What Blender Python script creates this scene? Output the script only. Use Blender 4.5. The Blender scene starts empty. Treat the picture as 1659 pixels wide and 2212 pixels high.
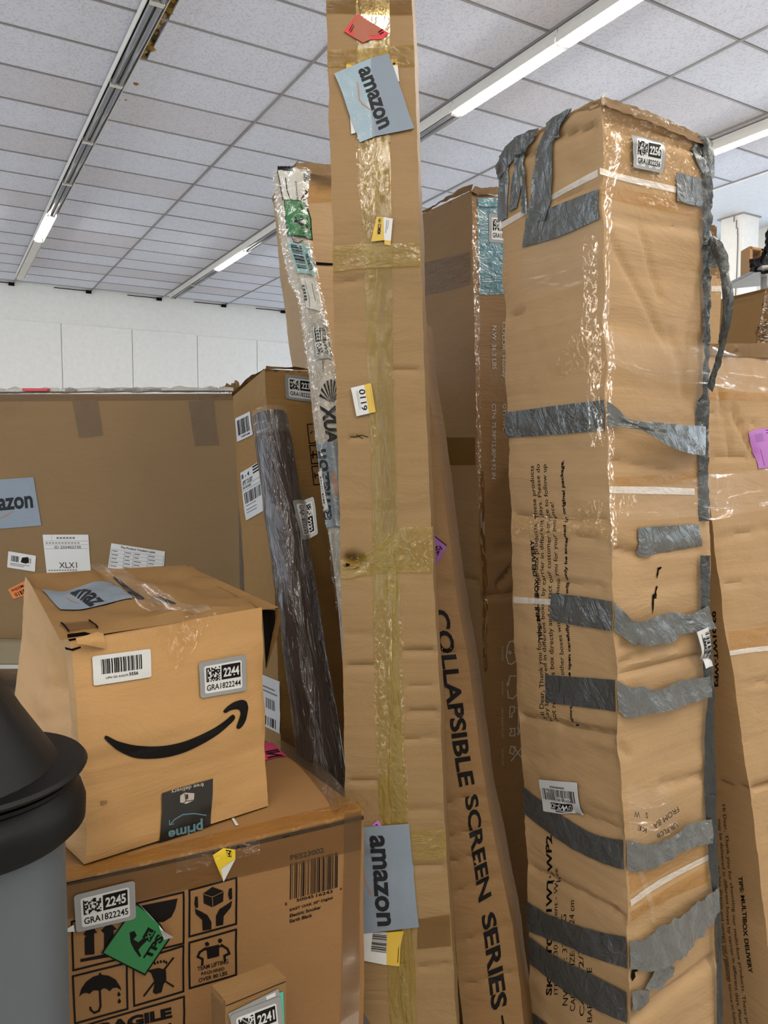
import bpy, bmesh, math, random
from mathutils import Vector, Matrix, noise
from mathutils.geometry import tessellate_polygon

# ------------------------------------------------------------------ camera
W_, H_, F_ = 1659.0, 2212.0, 1655.0
CAMZ, PITCH = 1.5, math.radians(-4.2)
SC = bpy.context.scene
COL = SC.collection
cam_d = bpy.data.cameras.new('camera'); cam = bpy.data.objects.new('camera', cam_d); COL.objects.link(cam)
cam_d.sensor_fit = 'VERTICAL'; cam_d.sensor_height = 36.0; cam_d.lens = 36.0 * F_ / H_
cam_d.clip_start = 0.05; cam_d.clip_end = 100
cam.location = (0, 0, CAMZ); cam.rotation_euler = (math.radians(90) + PITCH, 0, 0)
SC.camera = cam
# ------------------------------------------------------------------ exposure, world, lights
SC.view_settings.view_transform = 'Standard'; SC.view_settings.look = 'None'
SC.view_settings.gamma = 1.0; SC.view_settings.use_curve_mapping = False
SC.view_settings.exposure = 1.05
world = bpy.data.worlds.new('world'); SC.world = world; world.use_nodes = True
wb = world.node_tree.nodes['Background']
wb.inputs[0].default_value = (0.76, 0.87, 1.0, 1); wb.inputs[1].default_value = 1.45
A_ = Vector((-math.sin(math.radians(30.5)), math.cos(math.radians(30.5)), 0))
B_ = Vector((math.cos(math.radians(30.5)), math.sin(math.radians(30.5)), 0))
CEIL = 4.45
TUBE_E = 34.0
def area(a, b, z, la, lb, power, col):
    d = bpy.data.lights.new('fill_lamp', 'AREA'); d.shape = 'RECTANGLE'; d.size = la; d.size_y = lb
    d.energy = power; d.color = col
    o = bpy.data.objects.new('fill_lamp', d); COL.objects.link(o)
    o.location = A_ * a + B_ * b + Vector((0, 0, z)); o.rotation_euler = (0, 0, math.radians(120.5))
    return o
# unseen area lamps added as fill, along assumed continuations of the ceiling strip rows
WARM = (1.0, 0.93, 0.82)
LAMP_K = 0.95
for a_, b_, l_, p_ in ((-1.5, -1.2, 4.8, 60), (-1.2, 1.33, 3.6, 60), (0.3, 3.88, 3.6, 60), (0.0, 6.4, 4.8, 50), (-4.0, -3.7, 4.8, 50)):
    area(a_, b_, CEIL - .12, l_, .14, p_ * LAMP_K, WARM)

# ------------------------------------------------------------------ pixel helpers (measuring the photograph)
def ray(x, y):
    dx, dz = (x - W_ / 2) / F_, -(y - H_ / 2) / F_
    c, s = math.cos(PITCH), math.sin(PITCH)
    return Vector((dx, c - dz * s, s + dz * c))
ORG = Vector((0, 0, CAMZ))
def P(x, y, d):
    r = ray(x, y); return ORG + r * (d / r.y)
def PZ(x, y, z):
    r = ray(x, y); return ORG + r * ((z - CAMZ) / r.z)
def proj(p):
    q = p - ORG; c, s = math.cos(PITCH), math.sin(PITCH)
    y = q.y * c + q.z * s; z = -q.y * s + q.z * c
    y = max(y, .05)
    return W_ / 2 + F_ * q.x / y, H_ / 2 - F_ * z / y
def crop(ox, oy, s):
    return lambda *a: [(ox + p[0] / s, oy + p[1] / s) for p in a]
cA = crop(560, 330, 3.88); cB = crop(700, 0, 3.95); cC = crop(880, 0, 2.1297); cD = crop(1040, 180, 2.680)
cE = crop(1050, 700, 2.724); cF = crop(0, 780, 2.676); cG = crop(490, 780, 4.0966); cH = crop(0, 1200, 2.592)
cI = crop(100, 1700, 2.37); cJ = crop(700, 1200, 3.687); cK = crop(700, 1700, 3.687); cL = crop(1080, 1200, 2.865)
cM = crop(1080, 1680, 2.865); cN = crop(1500, 420, 6.503); cO = crop(1500, 700, 5.528); cQ = crop(540, 1400, 5.53)
cR = crop(900, 380, 3.072); cS = crop(900, 850, 3.687); cT = crop(0, 820, 3.345); cU = crop(1480, 1350, 2.566)
def px(*a): return list(a)

# ------------------------------------------------------------------ materials
def lin(c):
    return tuple((v / 255 / 12.92 if v / 255 <= .04045 else ((v / 255 + .055) / 1.055) ** 2.4) for v in c) + (1,)
class NT:
    def __init__(s, name):
        s.m = bpy.data.materials.new(name); s.m.use_nodes = True; s.t = s.m.node_tree; s.n = s.t.nodes; s.l = s.t.links
        s.b = s.n['Principled BSDF']; s.out = s.n['Material Output']
    def add(s, t, **k):
        n = s.n.new(t)
        for a, v in k.items():
            if hasattr(n, a): setattr(n, a, v)
            else: n.inputs[a.replace('_', ' ')].default_value = v
        return n
    def noise(s, co, scale, detail=3, rough=.5, dist=0):
        n = s.add('ShaderNodeTexNoise'); n.inputs['Scale'].default_value = scale; n.inputs['Detail'].default_value = detail
        n.inputs['Roughness'].default_value = rough; n.inputs['Distortion'].default_value = dist
        s.l.new(co, n.inputs['Vector']); return n.outputs['Fac']
    def ramp(s, fac, p0, c0, p1, c1):
        n = s.add('ShaderNodeValToRGB'); e = n.color_ramp.elements
        e[0].position = p0; e[0].color = c0; e[1].position = p1; e[1].color = c1
        s.l.new(fac, n.inputs[0]); return n.outputs[0]
    def scale(s, co, v):
        n = s.add('ShaderNodeMapping'); n.inputs['Scale'].default_value = v; s.l.new(co, n.inputs[0]); return n.outputs[0]
    def mix(s, fac, a, b, mode='MIX'):
        n = s.add('ShaderNodeMix'); n.data_type = 'RGBA'; n.blend_type = mode
        if isinstance(fac, float): n.inputs[0].default_value = fac
        else: s.l.new(fac, n.inputs[0])
        for i, v in ((6, a), (7, b)):
            if isinstance(v, tuple): n.inputs[i].default_value = v
            else: s.l.new(v, n.inputs[i])
        return n.outputs[2]
    def bump(s, h, strength, dist, prev=None):
        n = s.add('ShaderNodeBump'); n.inputs['Strength'].default_value = strength; n.inputs['Distance'].default_value = dist
        s.l.new(h, n.inputs['Height'])
        if prev: s.l.new(prev, n.inputs['Normal'])
        return n.outputs[0]
    def uv(s):
        return s.add('ShaderNodeTexCoord').outputs['UV']
    def obj(s):
        return s.add('ShaderNodeTexCoord').outputs['Object']
def grey(v): return (v, v, v, 1)
def cardboard(name, rgb, flute=.5, var=.16, crump=.5):
    k = NT(name); uv = k.uv(); base = tuple(v * .51 for v in lin(rgb)[:3]) + (1,)
    dk = tuple(base[i] * (1 - var * (1, 1.15, 1.4)[i]) for i in range(3)) + (1,)
    lt = tuple(min(1, base[i] * (1 + var * .7)) for i in range(3)) + (1,)
    f1 = k.noise(uv, 3.2, 5, .6, .4)
    c = k.mix(f1, dk, lt)
    streak = k.noise(k.scale(uv, (3, 130, 1)), 1.0, 4, .6)
    c = k.mix(.36 * flute, c, k.ramp(streak, .35, grey(.72), .65, grey(1.12)), 'MULTIPLY')
    fib = k.noise(uv, 420, 2, .6)
    c = k.mix(.35, c, k.ramp(fib, .3, grey(.82), .7, grey(1.1)), 'MULTIPLY')
    sc = k.noise(k.scale(uv, (9, 22, 1)), 1.0, 6, .7, 1.5)
    c = k.mix(.3, c, k.ramp(sc, .28, grey(.75), .42, grey(1.0)), 'MULTIPLY')
    k.l.new(c, k.b.inputs['Base Color'])
    k.b.inputs['Roughness'].default_value = .62; k.b.inputs['Specular IOR Level'].default_value = .28
    cr = k.noise(k.scale(uv, (5, 11, 1)), 1.0, 5, .6, .8)
    n = k.bump(cr, .55 * crump, .02)
    n = k.bump(streak, .35 * flute, .003, n)
    n = k.bump(fib, .12, .001, n)
    k.l.new(n, k.b.inputs['Normal'])
    return k.m
def plain(name, rgb, rough=.6, metal=0, bump=0, bscale=60, coat=0, spec=.5, k_=.56):
    k = NT(name); uv = k.obj(); base = tuple(v * k_ for v in lin(rgb)[:3]) + (1,)
    f = k.noise(uv, 14, 3)
    k.l.new(k.mix(f, tuple(v * .92 for v in base[:3]) + (1,), tuple(min(1, v * 1.06) for v in base[:3]) + (1,)), k.b.inputs['Base Color'])
    k.b.inputs['Roughness'].default_value = rough; k.b.inputs['Metallic'].default_value = metal
    k.b.inputs['Coat Weight'].default_value = coat; k.b.inputs['Coat Roughness'].default_value = .12
    k.b.inputs['Specular IOR Level'].default_value = spec
    if bump:
        k.l.new(k.bump(k.noise(uv, bscale, 4, .6, .6), bump, .004), k.b.inputs['Normal'])
    return k.m
def film(name, tint, gloss=.25, rough=.12, wr=.6, veil=0.0, veilc=(1, 1, 1, 1), sc=(18, 40, 1), loose=None):
    """see-through tape or plastic: tinted transparency + wrinkled gloss"""
    k = NT(name); uv = k.uv()
    tr = k.add('ShaderNodeBsdfTransparent'); tr.inputs[0].default_value = tint + (1,)
    k.b.inputs['Base Color'].default_value = veilc; k.b.inputs['Roughness'].default_value = rough
    k.b.inputs['Specular IOR Level'].default_value = .9
    h1 = k.noise(k.scale(uv, sc), 1.0, 4, .55, 2.2); h2 = k.noise(uv, 90, 2, .5, 1.5)
    n = k.bump(h2, .35 * wr, .004, k.bump(h1, wr, .02))
    k.l.new(n, k.b.inputs['Normal'])
    fr = k.add('ShaderNodeFresnel'); fr.inputs['IOR'].default_value = 1.45
    m2 = k.add('ShaderNodeMath', operation='MULTIPLY'); k.l.new(fr.outputs[0], m2.inputs[0]); m2.inputs[1].default_value = gloss / .25
    m2.use_clamp = True
    if loose:   # where the film has come loose and bubbled it shines, where it sticks flat it does not
        lm = k.ramp(k.noise(k.scale(uv, loose[0]), 1.0, 4, .65, 1.5), loose[1], grey(.04), loose[2], grey(1))
        m3 = k.add('ShaderNodeMath', operation='MULTIPLY'); k.l.new(m2.outputs[0], m3.inputs[0]); k.l.new(lm, m3.inputs[1]); m2 = m3
    cr = k.add('ShaderNodeCombineColor'); [k.l.new(m2.outputs[0], cr.inputs[i]) for i in range(3)]
    gl = k.add('ShaderNodeBsdfGlossy'); gl.inputs['Roughness'].default_value = rough; k.l.new(n, gl.inputs['Normal']); k.l.new(cr.outputs[0], gl.inputs[0])
    ad = k.add('ShaderNodeMixShader'); ad.inputs[0].default_value = veil
    k.l.new(tr.outputs[0], ad.inputs[1]); k.l.new(k.b.outputs[0], ad.inputs[2])
    mx = k.add('ShaderNodeAddShader'); k.l.new(ad.outputs[0], mx.inputs[0]); k.l.new(gl.outputs[0], mx.inputs[1])
    k.l.new(mx.outputs[0], k.out.inputs['Surface'])
    return k.m
def ducttape(name, rgb=(119, 122, 120)):
    k = NT(name); uv = k.uv()
    rgb = tuple(v * .86 for v in rgb); c = k.mix(k.noise(uv, 12, 3), lin((rgb[0] - 14, rgb[1] - 14, rgb[2] - 13)), lin((rgb[0] + 8, rgb[1] + 8, rgb[2] + 8)))
    k.l.new(c, k.b.inputs['Base Color']); k.b.inputs['Roughness'].default_value = .23; k.b.inputs['Metallic'].default_value = .6
    h1 = k.noise(k.scale(uv, (22, 16, 1)), 1.0, 4, .6, 2.2); w = k.noise(k.scale(uv, (900, 60, 1)), 1.0, 1)
    n = k.bump(w, .1, .0004, k.bump(h1, .6, .012))
    k.l.new(n, k.b.inputs['Normal'])
    return k.m
M = {}
M['card'] = cardboard('cardboard_tan', (205, 167, 119))
M['card_mid'] = cardboard('cardboard_brown', (160, 122, 76), .45)
M['card_flat'] = cardboard('cardboard_smooth', (150, 120, 78), .12, .10, .15)
M['card_orange'] = cardboard('cardboard_warm', (214, 166, 106), .1, .1, .35)
M['card_dark'] = cardboard('cardboard_umber', (168, 128, 72), .2)
M['card_print'] = cardboard('cardboard_printed', (168, 124, 76), .1, .1, .2)
M['card_centre'] = cardboard('cardboard_column', (166, 133, 88), .35, .1, .5)
M['ink'] = plain('black_ink', (18, 14, 12), .6, spec=.12)
M['ink_grey'] = plain('pale_grey_ink', (205, 195, 180), .6)
M['hole'] = plain('torn_and_shaded_inside', (18, 13, 9), .9, spec=.05)  # near black of tears and seams; also paints shade inside the lid gaps
M['white'] = plain('white_label_paper', (226, 226, 224), .42)
M['silver'] = plain('silver_label_paper', (160, 161, 160), .35, .2)
M['greyink'] = plain('grey_ink', (120, 120, 120), .6)
M['yellow'] = plain('yellow_label_paper', (226, 186, 58), .5)
M['bright_yellow'] = plain('lemon_sticker_paper', (240, 208, 30), .5)
M['green'] = plain('green_sticker_paper', (4, 128, 62), .4)
M['purple'] = plain('violet_sticker_paper', (196, 120, 206), .5)
M['purple_dk'] = plain('purple_sticker_paper', (150, 76, 165), .5)
M['orange'] = plain('orange_sticker_paper', (236, 128, 38), .5)
M['red'] = plain('red_sticker_paper', (226, 52, 56), .4)
M['red_worn'] = plain('worn_red_sticker_paper', (172, 92, 62), .45)
M['pink'] = plain('pink_sticker_paper', (232, 60, 120), .45)
M['cyan'] = plain('pale_blue_sticker_paper', (150, 200, 208), .4)
M['teal_lbl'] = plain('mint_sticker_paper', (60, 200, 180), .4)
M['amz'] = plain('grey_blue_tape_vinyl', (132, 146, 160), .38, .0, .25, 30)
M['amz_wr'] = plain('pale_blue_tape_vinyl', (156, 180, 192), .3, .0, .8, 45)
M['amz_ink'] = plain('charcoal_ink', (24, 27, 32), .5, spec=.2)
M['amz_orange'] = plain('faded_orange_ink', (176, 128, 104), .5)
M['teal_tape'] = film('teal_packing_tape_film', (.35, .62, .68), .2, .2, .3, .72, lin((62, 108, 118)))
M['black_tape'] = plain('black_printed_tape', (12, 13, 14), .25, 0, .2, 20, .1)
M['prime_blue'] = plain('muted_blue_ink', (92, 134, 144), .5)
M['tape_y'] = film('yellow_packing_tape_film', (.93, .89, .40), .14, .1, .4, .42, lin((124, 102, 30)))
M['tape_y2'] = film('amber_packing_tape_film', (.90, .85, .52), .12, .14, .3, .3, lin((116, 90, 36)))
M['tape_b'] = film('brown_packing_tape_film', (.80, .72, .50), .05, .3, .2, .25, lin((84, 60, 24)))
M['tape_o'] = film('orange_brown_tape_film', (.95, .86, .64), .12, .14, .5, .15, lin((130, 94, 40)))
M['clear'] = film('clear_stretch_film', (.985, .985, .98), .9, .06, .7, .03, (.85, .84, .8, 1), loose=((5, 60, 1), .55, .68))
M['crinkle'] = film('crinkled_clear_tape_film', (.97, .95, .90), 1.3, .07, 1.2, .02, (.88, .85, .76, 1), (50, 70, 1), loose=((75, 95, 1), .54, .62))
M['strap'] = film('white_strap_film', (.88, .87, .84), .2, .3, .3, .5, (.66, .63, .56, 1))
M['duct'] = ducttape('silver_duct_tape')
M['duct_dk'] = ducttape('charcoal_duct_tape', (104, 107, 106))
M['bin_black'] = plain('matt_black_plastic', (11, 10, 9), .5, 0, .08, 200, spec=.18)
M['bin_grey'] = plain('blue_grey_plastic', (92, 100, 106), .45, 0, .05, 200)
M['wood'] = plain('pale_pine_wood', (200, 150, 92), .6, 0, .3, 30)
M['pallet'] = plain('grey_weathered_wood', (150, 136, 106), .75, 0, .5, 30)
M['blackcloth'] = plain('black_fabric', (22, 22, 26), .7, 0, .6, 30)
M['garland'] = plain('pale_painted_metal', (200, 200, 198), .4, .2)

# ------------------------------------------------------------------ object helpers
def link(name, me, mats, parent=None):
    o = bpy.data.objects.new(name, me); COL.objects.link(o)
    for m in (mats if isinstance(mats, (list, tuple)) else [mats]): me.materials.append(m)
    if parent: o.parent = parent
    return o
def thing(name, label, cat, loc=(0, 0, 0), group=None):
    o = bpy.data.objects.new(name, None); COL.objects.link(o); o.empty_display_size = .05
    o['label'] = label; o['category'] = cat
    if group: o['group'] = group
    return o
def tag(o, label, cat, group=None, kind=None):
    if label: o['label'] = label
    if cat: o['category'] = cat
    if group: o['group'] = group
    if kind: o['kind'] = kind
    return o
def bm_box(bm, c, h, ax=None, mi=0):
    """box with centre c, half sizes h, axes ax (3 vectors)"""
    ax = ax or (Vector((1, 0, 0)), Vector((0, 1, 0)), Vector((0, 0, 1)))
    c = Vector(c)
    v = [bm.verts.new(c + ax[0] * h[0] * i + ax[1] * h[1] * j + ax[2] * h[2] * k) for k in (-1, 1) for j in (-1, 1) for i in (-1, 1)]
    for f in ((0, 2, 3, 1), (4, 5, 7, 6), (0, 1, 5, 4), (2, 6, 7, 3), (0, 4, 6, 2), (1, 3, 7, 5)):
        fc = bm.faces.new([v[i] for i in f]); fc.material_index = mi
def bm_to(name, bm, mats, parent=None, smooth=False):
    me = bpy.data.meshes.new(name); bm.normal_update(); bm.to_mesh(me); bm.free()
    if smooth:
        for p in me.polygons: p.use_smooth = True
        me.set_sharp_from_angle(angle=math.radians(40))
    return link(name, me, mats, parent)
def box_obj(name, c, h, mats, parent=None, ax=None, bevel=0):
    bm = bmesh.new(); bm_box(bm, c, h, ax)
    if bevel: bmesh.ops.bevel(bm, geom=bm.edges[:], offset=bevel, segments=2, affect='EDGES')
    return bm_to(name, bm, mats, parent)
ROOM = (A_, B_, Vector((0, 0, 1)))
def smooth_pts(pts, n):
    """Catmull-Rom resample of a list of Vectors to n+1 points"""
    m = len(pts)
    if m == 2: return [pts[0].lerp(pts[1], i / n) for i in range(n + 1)]
    ext = [pts[0] * 2 - pts[1]] + list(pts) + [pts[-1] * 2 - pts[-2]]
    ln = [0]
    for i in range(1, m): ln.append(ln[-1] + (pts[i] - pts[i - 1]).length)
    out = []
    for i in range(n + 1):
        s = ln[-1] * i / n; k = 0
        while k < m - 2 and ln[k + 1] < s: k += 1
        t = (s - ln[k]) / max(1e-9, ln[k + 1] - ln[k]); p0, p1, p2, p3 = ext[k:k + 4]
        out.append(.5 * ((2 * p1) + (p2 - p0) * t + (2 * p0 - 5 * p1 + 4 * p2 - p3) * t * t + (3 * p1 - p0 - 3 * p2 + p3) * t ** 3))
    return out
def lin_pts(pts, n, frac=None):
    m = len(pts)
    ln = [0]
    for i in range(1, m): ln.append(ln[-1] + (pts[i] - pts[i - 1]).length)
    out = []
    for i in range(n + 1):
        s = ln[-1] * i / n; k = 0
        while k < m - 2 and ln[k + 1] < s: k += 1
        out.append(pts[k].lerp(pts[k + 1], (s - ln[k]) / max(1e-9, ln[k + 1] - ln[k])))
    return out
def N3(x, y, z=0.0): return noise.noise(Vector((x, y, z)))

class Surf:
    """a face given by its left and right edge (lists of equal length, top to bottom), displaced on a grid"""
    def __init__(s, L, R, cell=.012, disp=None, fade=.012, func=None, nu=None, nv=None):
        s.W = ((L[0] - R[0]).length + (L[-1] - R[-1]).length) / 2; s.H = ((L[0] - L[-1]).length + (R[0] - R[-1]).length) / 2
        s.nu = nu or max(2, min(60, round(s.W / cell))); s.nv = nv or max(1, len(L) - 1)
        nv = s.nv
        if func: s.g = [[func(i / s.nu, j / nv) for i in range(s.nu + 1)] for j in range(nv + 1)]
        else: s.g = [[L[j].lerp(R[j], i / s.nu) for i in range(s.nu + 1)] for j in range(nv + 1)]
        s.disp = disp; s.fade = fade; s.creases = []
    def bake(s):
        base = [[v.copy() for v in r] for r in s.g]
        for j in range(s.nv + 1):
            for i in range(s.nu + 1):
                u, v = i / s.nu, j / s.nv; x, y = u * s.W, v * s.H
                e = min(1, min(x, s.W - x) / s.fade if s.fade else 1) * min(1, min(y, s.H - y) / s.fade if s.fade else 1)
                d = s.disp(x, y) if s.disp else 0
                for (x0, y0, x1, y1, dep, wid) in s.creases:
                    t = max(0, min(1, ((x - x0) * (x1 - x0) + (y - y0) * (y1 - y0)) / max(1e-9, (x1 - x0) ** 2 + (y1 - y0) ** 2)))
                    r = math.hypot(x - x0 - t * (x1 - x0), y - y0 - t * (y1 - y0))
                    if r < wid * 3: d -= dep * math.exp(-(r / wid) ** 2)
                if d: s.g[j][i] = base[j][i] + s._n(base, i, j) * d * e
        return s
    def _n(s, g, i, j):
        i0, i1 = max(0, i - 1), min(s.nu, i + 1); j0, j1 = max(0, j - 1), min(s.nv, j + 1)
        n = (g[j][i1] - g[j][i0]).cross(g[j0][i] - g[j1][i])
        return n.normalized() if n.length > 1e-12 else Vector((0, -1, 0))
    def pt(s, u, v, off=0.0):
        if u < 0 or u > 1 or v < 0 or v > 1:
            uc, vc = min(1, max(0, u)), min(1, max(0, v)); j0 = round(vc * s.nv); i0 = round(uc * s.nu)
            return s.pt(uc, vc, off) + (s.g[j0][-1] - s.g[j0][0]) * (u - uc) + (s.g[-1][i0] - s.g[0][i0]) * (v - vc)
        fu, fv = u * s.nu, v * s.nv
        i = max(0, min(s.nu - 1, int(math.floor(fu)))); j = max(0, min(s.nv - 1, int(math.floor(fv))))
        a, b = fu - i, fv - j; g = s.g
        p00, p10, p01, p11 = g[j][i], g[j][i + 1], g[j + 1][i], g[j + 1][i + 1]
        p = p00 * (1 - a) * (1 - b) + p10 * a * (1 - b) + p01 * (1 - a) * b + p11 * a * b
        if off:
            a2, b2 = min(1, max(0, a)), min(1, max(0, b))
            n = (s._n(g, i, j) * (1 - a2) + s._n(g, i + 1, j) * a2) * (1 - b2) + (s._n(g, i, j + 1) * (1 - a2) + s._n(g, i + 1, j + 1) * a2) * b2
            p = p + n.normalized() * off
        return p
    def inv(s, x, y):
        best = None
        for su, sv in ((.5, .5), (.5, .15), (.5, .85), (.2, .5), (.8, .5)):
            u, v = su, sv
            for it in range(24):
                q = proj(s.pt(u, v)); ex, ey = q[0] - x, q[1] - y
                if abs(ex) + abs(ey) < .05: break
                h = .01; qu = proj(s.pt(u + h, v)); qv = proj(s.pt(u, v + h))
                a, b, c, d = (qu[0] - q[0]) / h, (qv[0] - q[0]) / h, (qu[1] - q[1]) / h, (qv[1] - q[1]) / h
                det = a * d - b * c
                if abs(det) < 1e-6: break
                du = -(d * ex - b * ey) / det; dv = -(-c * ex + a * ey) / det
                m = max(abs(du), abs(dv)); k = .4 / m if m > .4 else 1
                u += du * k; v += dv * k
            q = proj(s.pt(u, v)); e = abs(q[0] - x) + abs(q[1] - y)
            if best is None or e < best[0]: best = (e, u, v)
            if e < .5: break
        return best[1], best[2]
    def crease(s, pa, pb, dep=.003, wid=.006):
        a, b = s.inv(*pa), s.inv(*pb)
        s.creases.append((a[0] * s.W, a[1] * s.H, b[0] * s.W, b[1] * s.H, dep * 1.7, wid * 1.15)); return s
    def emit(s, bm, uvl, off=0.0, mi=0, flip=False):
        vs = [[bm.verts.new(s.g[j][i] if not off else s.pt(i / s.nu, j / s.nv, off)) for i in range(s.nu + 1)] for j in range(s.nv + 1)]
        for j in range(s.nv):
            for i in range(s.nu):
                q = [(i, j + 1), (i + 1, j + 1), (i + 1, j), (i, j)]
                if flip: q.reverse()
                try: f = bm.faces.new([vs[b][a] for a, b in q])
                except ValueError: continue
                f.material_index = mi
                for lp, (a, b) in zip(f.loops, q): lp[uvl].uv = (a / s.nu * s.W, b / s.nv * s.H)

def edge_line(pts, n, jit=.0012, seed=0):
    out = lin_pts(pts, n)
    r = random.Random(seed)
    for i in range(1, n):
        out[i] = out[i] + Vector((N3(i * .11, seed * 3.1), N3(i * .11, seed * 3.1 + 9), 0)) * jit + Vector((N3(i * .6, seed * 1.1), N3(i * .6, seed * 1.7 + 9), 0)) * jit * .25
    return out
def carton_body(E, mat, parent, disps=None, name='carton', seed=0, cell=.012, fade=.012, jit=.002, creases=None, toppull=None, bevel=.0025, faces=(0, 1, 2, 3), top=True):
    """E: four vertical edges (front left, front right, back right, back left seen from outside), each top to bottom"""
    H = max((e[0] - e[-1]).length for e in E); nv = max(2, min(400, round(H / cell)))
    EL = [edge_line(e, nv, jit, seed + k) for k, e in enumerate(E)]
    S = []
    for k in range(4):
        d = (disps or {}).get(k)
        vis = k in faces
        S.append(Surf(EL[k], EL[(k + 1) % 4], cell if vis else 1, d, fade))
    for k, pa, pb, dep, wid in (creases or []): S[k].crease(pa, pb, dep, wid)
    for s_ in S: s_.bake()
    bm = bmesh.new(); uvl = bm.loops.layers.uv.new('UVMap')
    for s_ in S: s_.emit(bm, uvl)
    T = None
    t = [e[0] for e in EL]; b = [e[-1] for e in EL]
    if top is True or top is False:
        T = Surf(lin_pts([t[3], t[0]], 8), lin_pts([t[2], t[1]], 8), .03, (disps or {}).get('top'), fade); T.bake()
        if top: T.emit(bm, uvl)
    Bt = [bm.verts.new(v) for v in (b[3], b[2], b[1], b[0])]; f = bm.faces.new(Bt)
    for lp in f.loops: lp[uvl].uv = (lp.vert.co.x, lp.vert.co.y)
    bmesh.ops.remove_doubles(bm, verts=bm.verts[:], dist=2e-5)
    bmesh.ops.recalc_face_normals(bm, faces=bm.faces[:])
    o = bm_to(name, bm, mat, parent, True)
    return S, T, o
def noise_disp(amp, fx, fy, seed=0, amp2=0, f2=1):
    def d(x, y):
        return amp * N3(x * fx, y * fy, seed + .5) + (amp2 * N3(x * f2, y * f2, seed + 7.5) if amp2 else 0)
    return d

# ---- flat printed / stuck things that follow a face
_txt = {}
def text_mesh(s, bold=0.0):
    key = (s, bold)
    if key in _txt: return _txt[key]
    cu = bpy.data.curves.new('lettering', 'FONT'); cu.body = s; cu.size = 1; cu.offset = bold; cu.resolution_u = 3; cu.fill_mode = 'FRONT'
    o = bpy.data.objects.new('lettering', cu); COL.objects.link(o)
    bpy.context.view_layer.update()
    me = bpy.data.meshes.new_from_object(o.evaluated_get(bpy.context.evaluated_depsgraph_get()))
    vs = [v.co.copy() for v in me.vertices]; fs = [tuple(p.vertices) for p in me.polygons]
    bpy.data.objects.remove(o); bpy.data.curves.remove(cu); bpy.data.meshes.remove(me)
    x0 = min(v.x for v in vs); x1 = max(v.x for v in vs); y0 = min(v.y for v in vs); y1 = max(v.y for v in vs)
    vs = [((v.x - x0) / (x1 - x0), 1 - (v.y - y0) / (y1 - y0)) for v in vs]
    _txt[key] = (vs, fs); return _txt[key]
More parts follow.
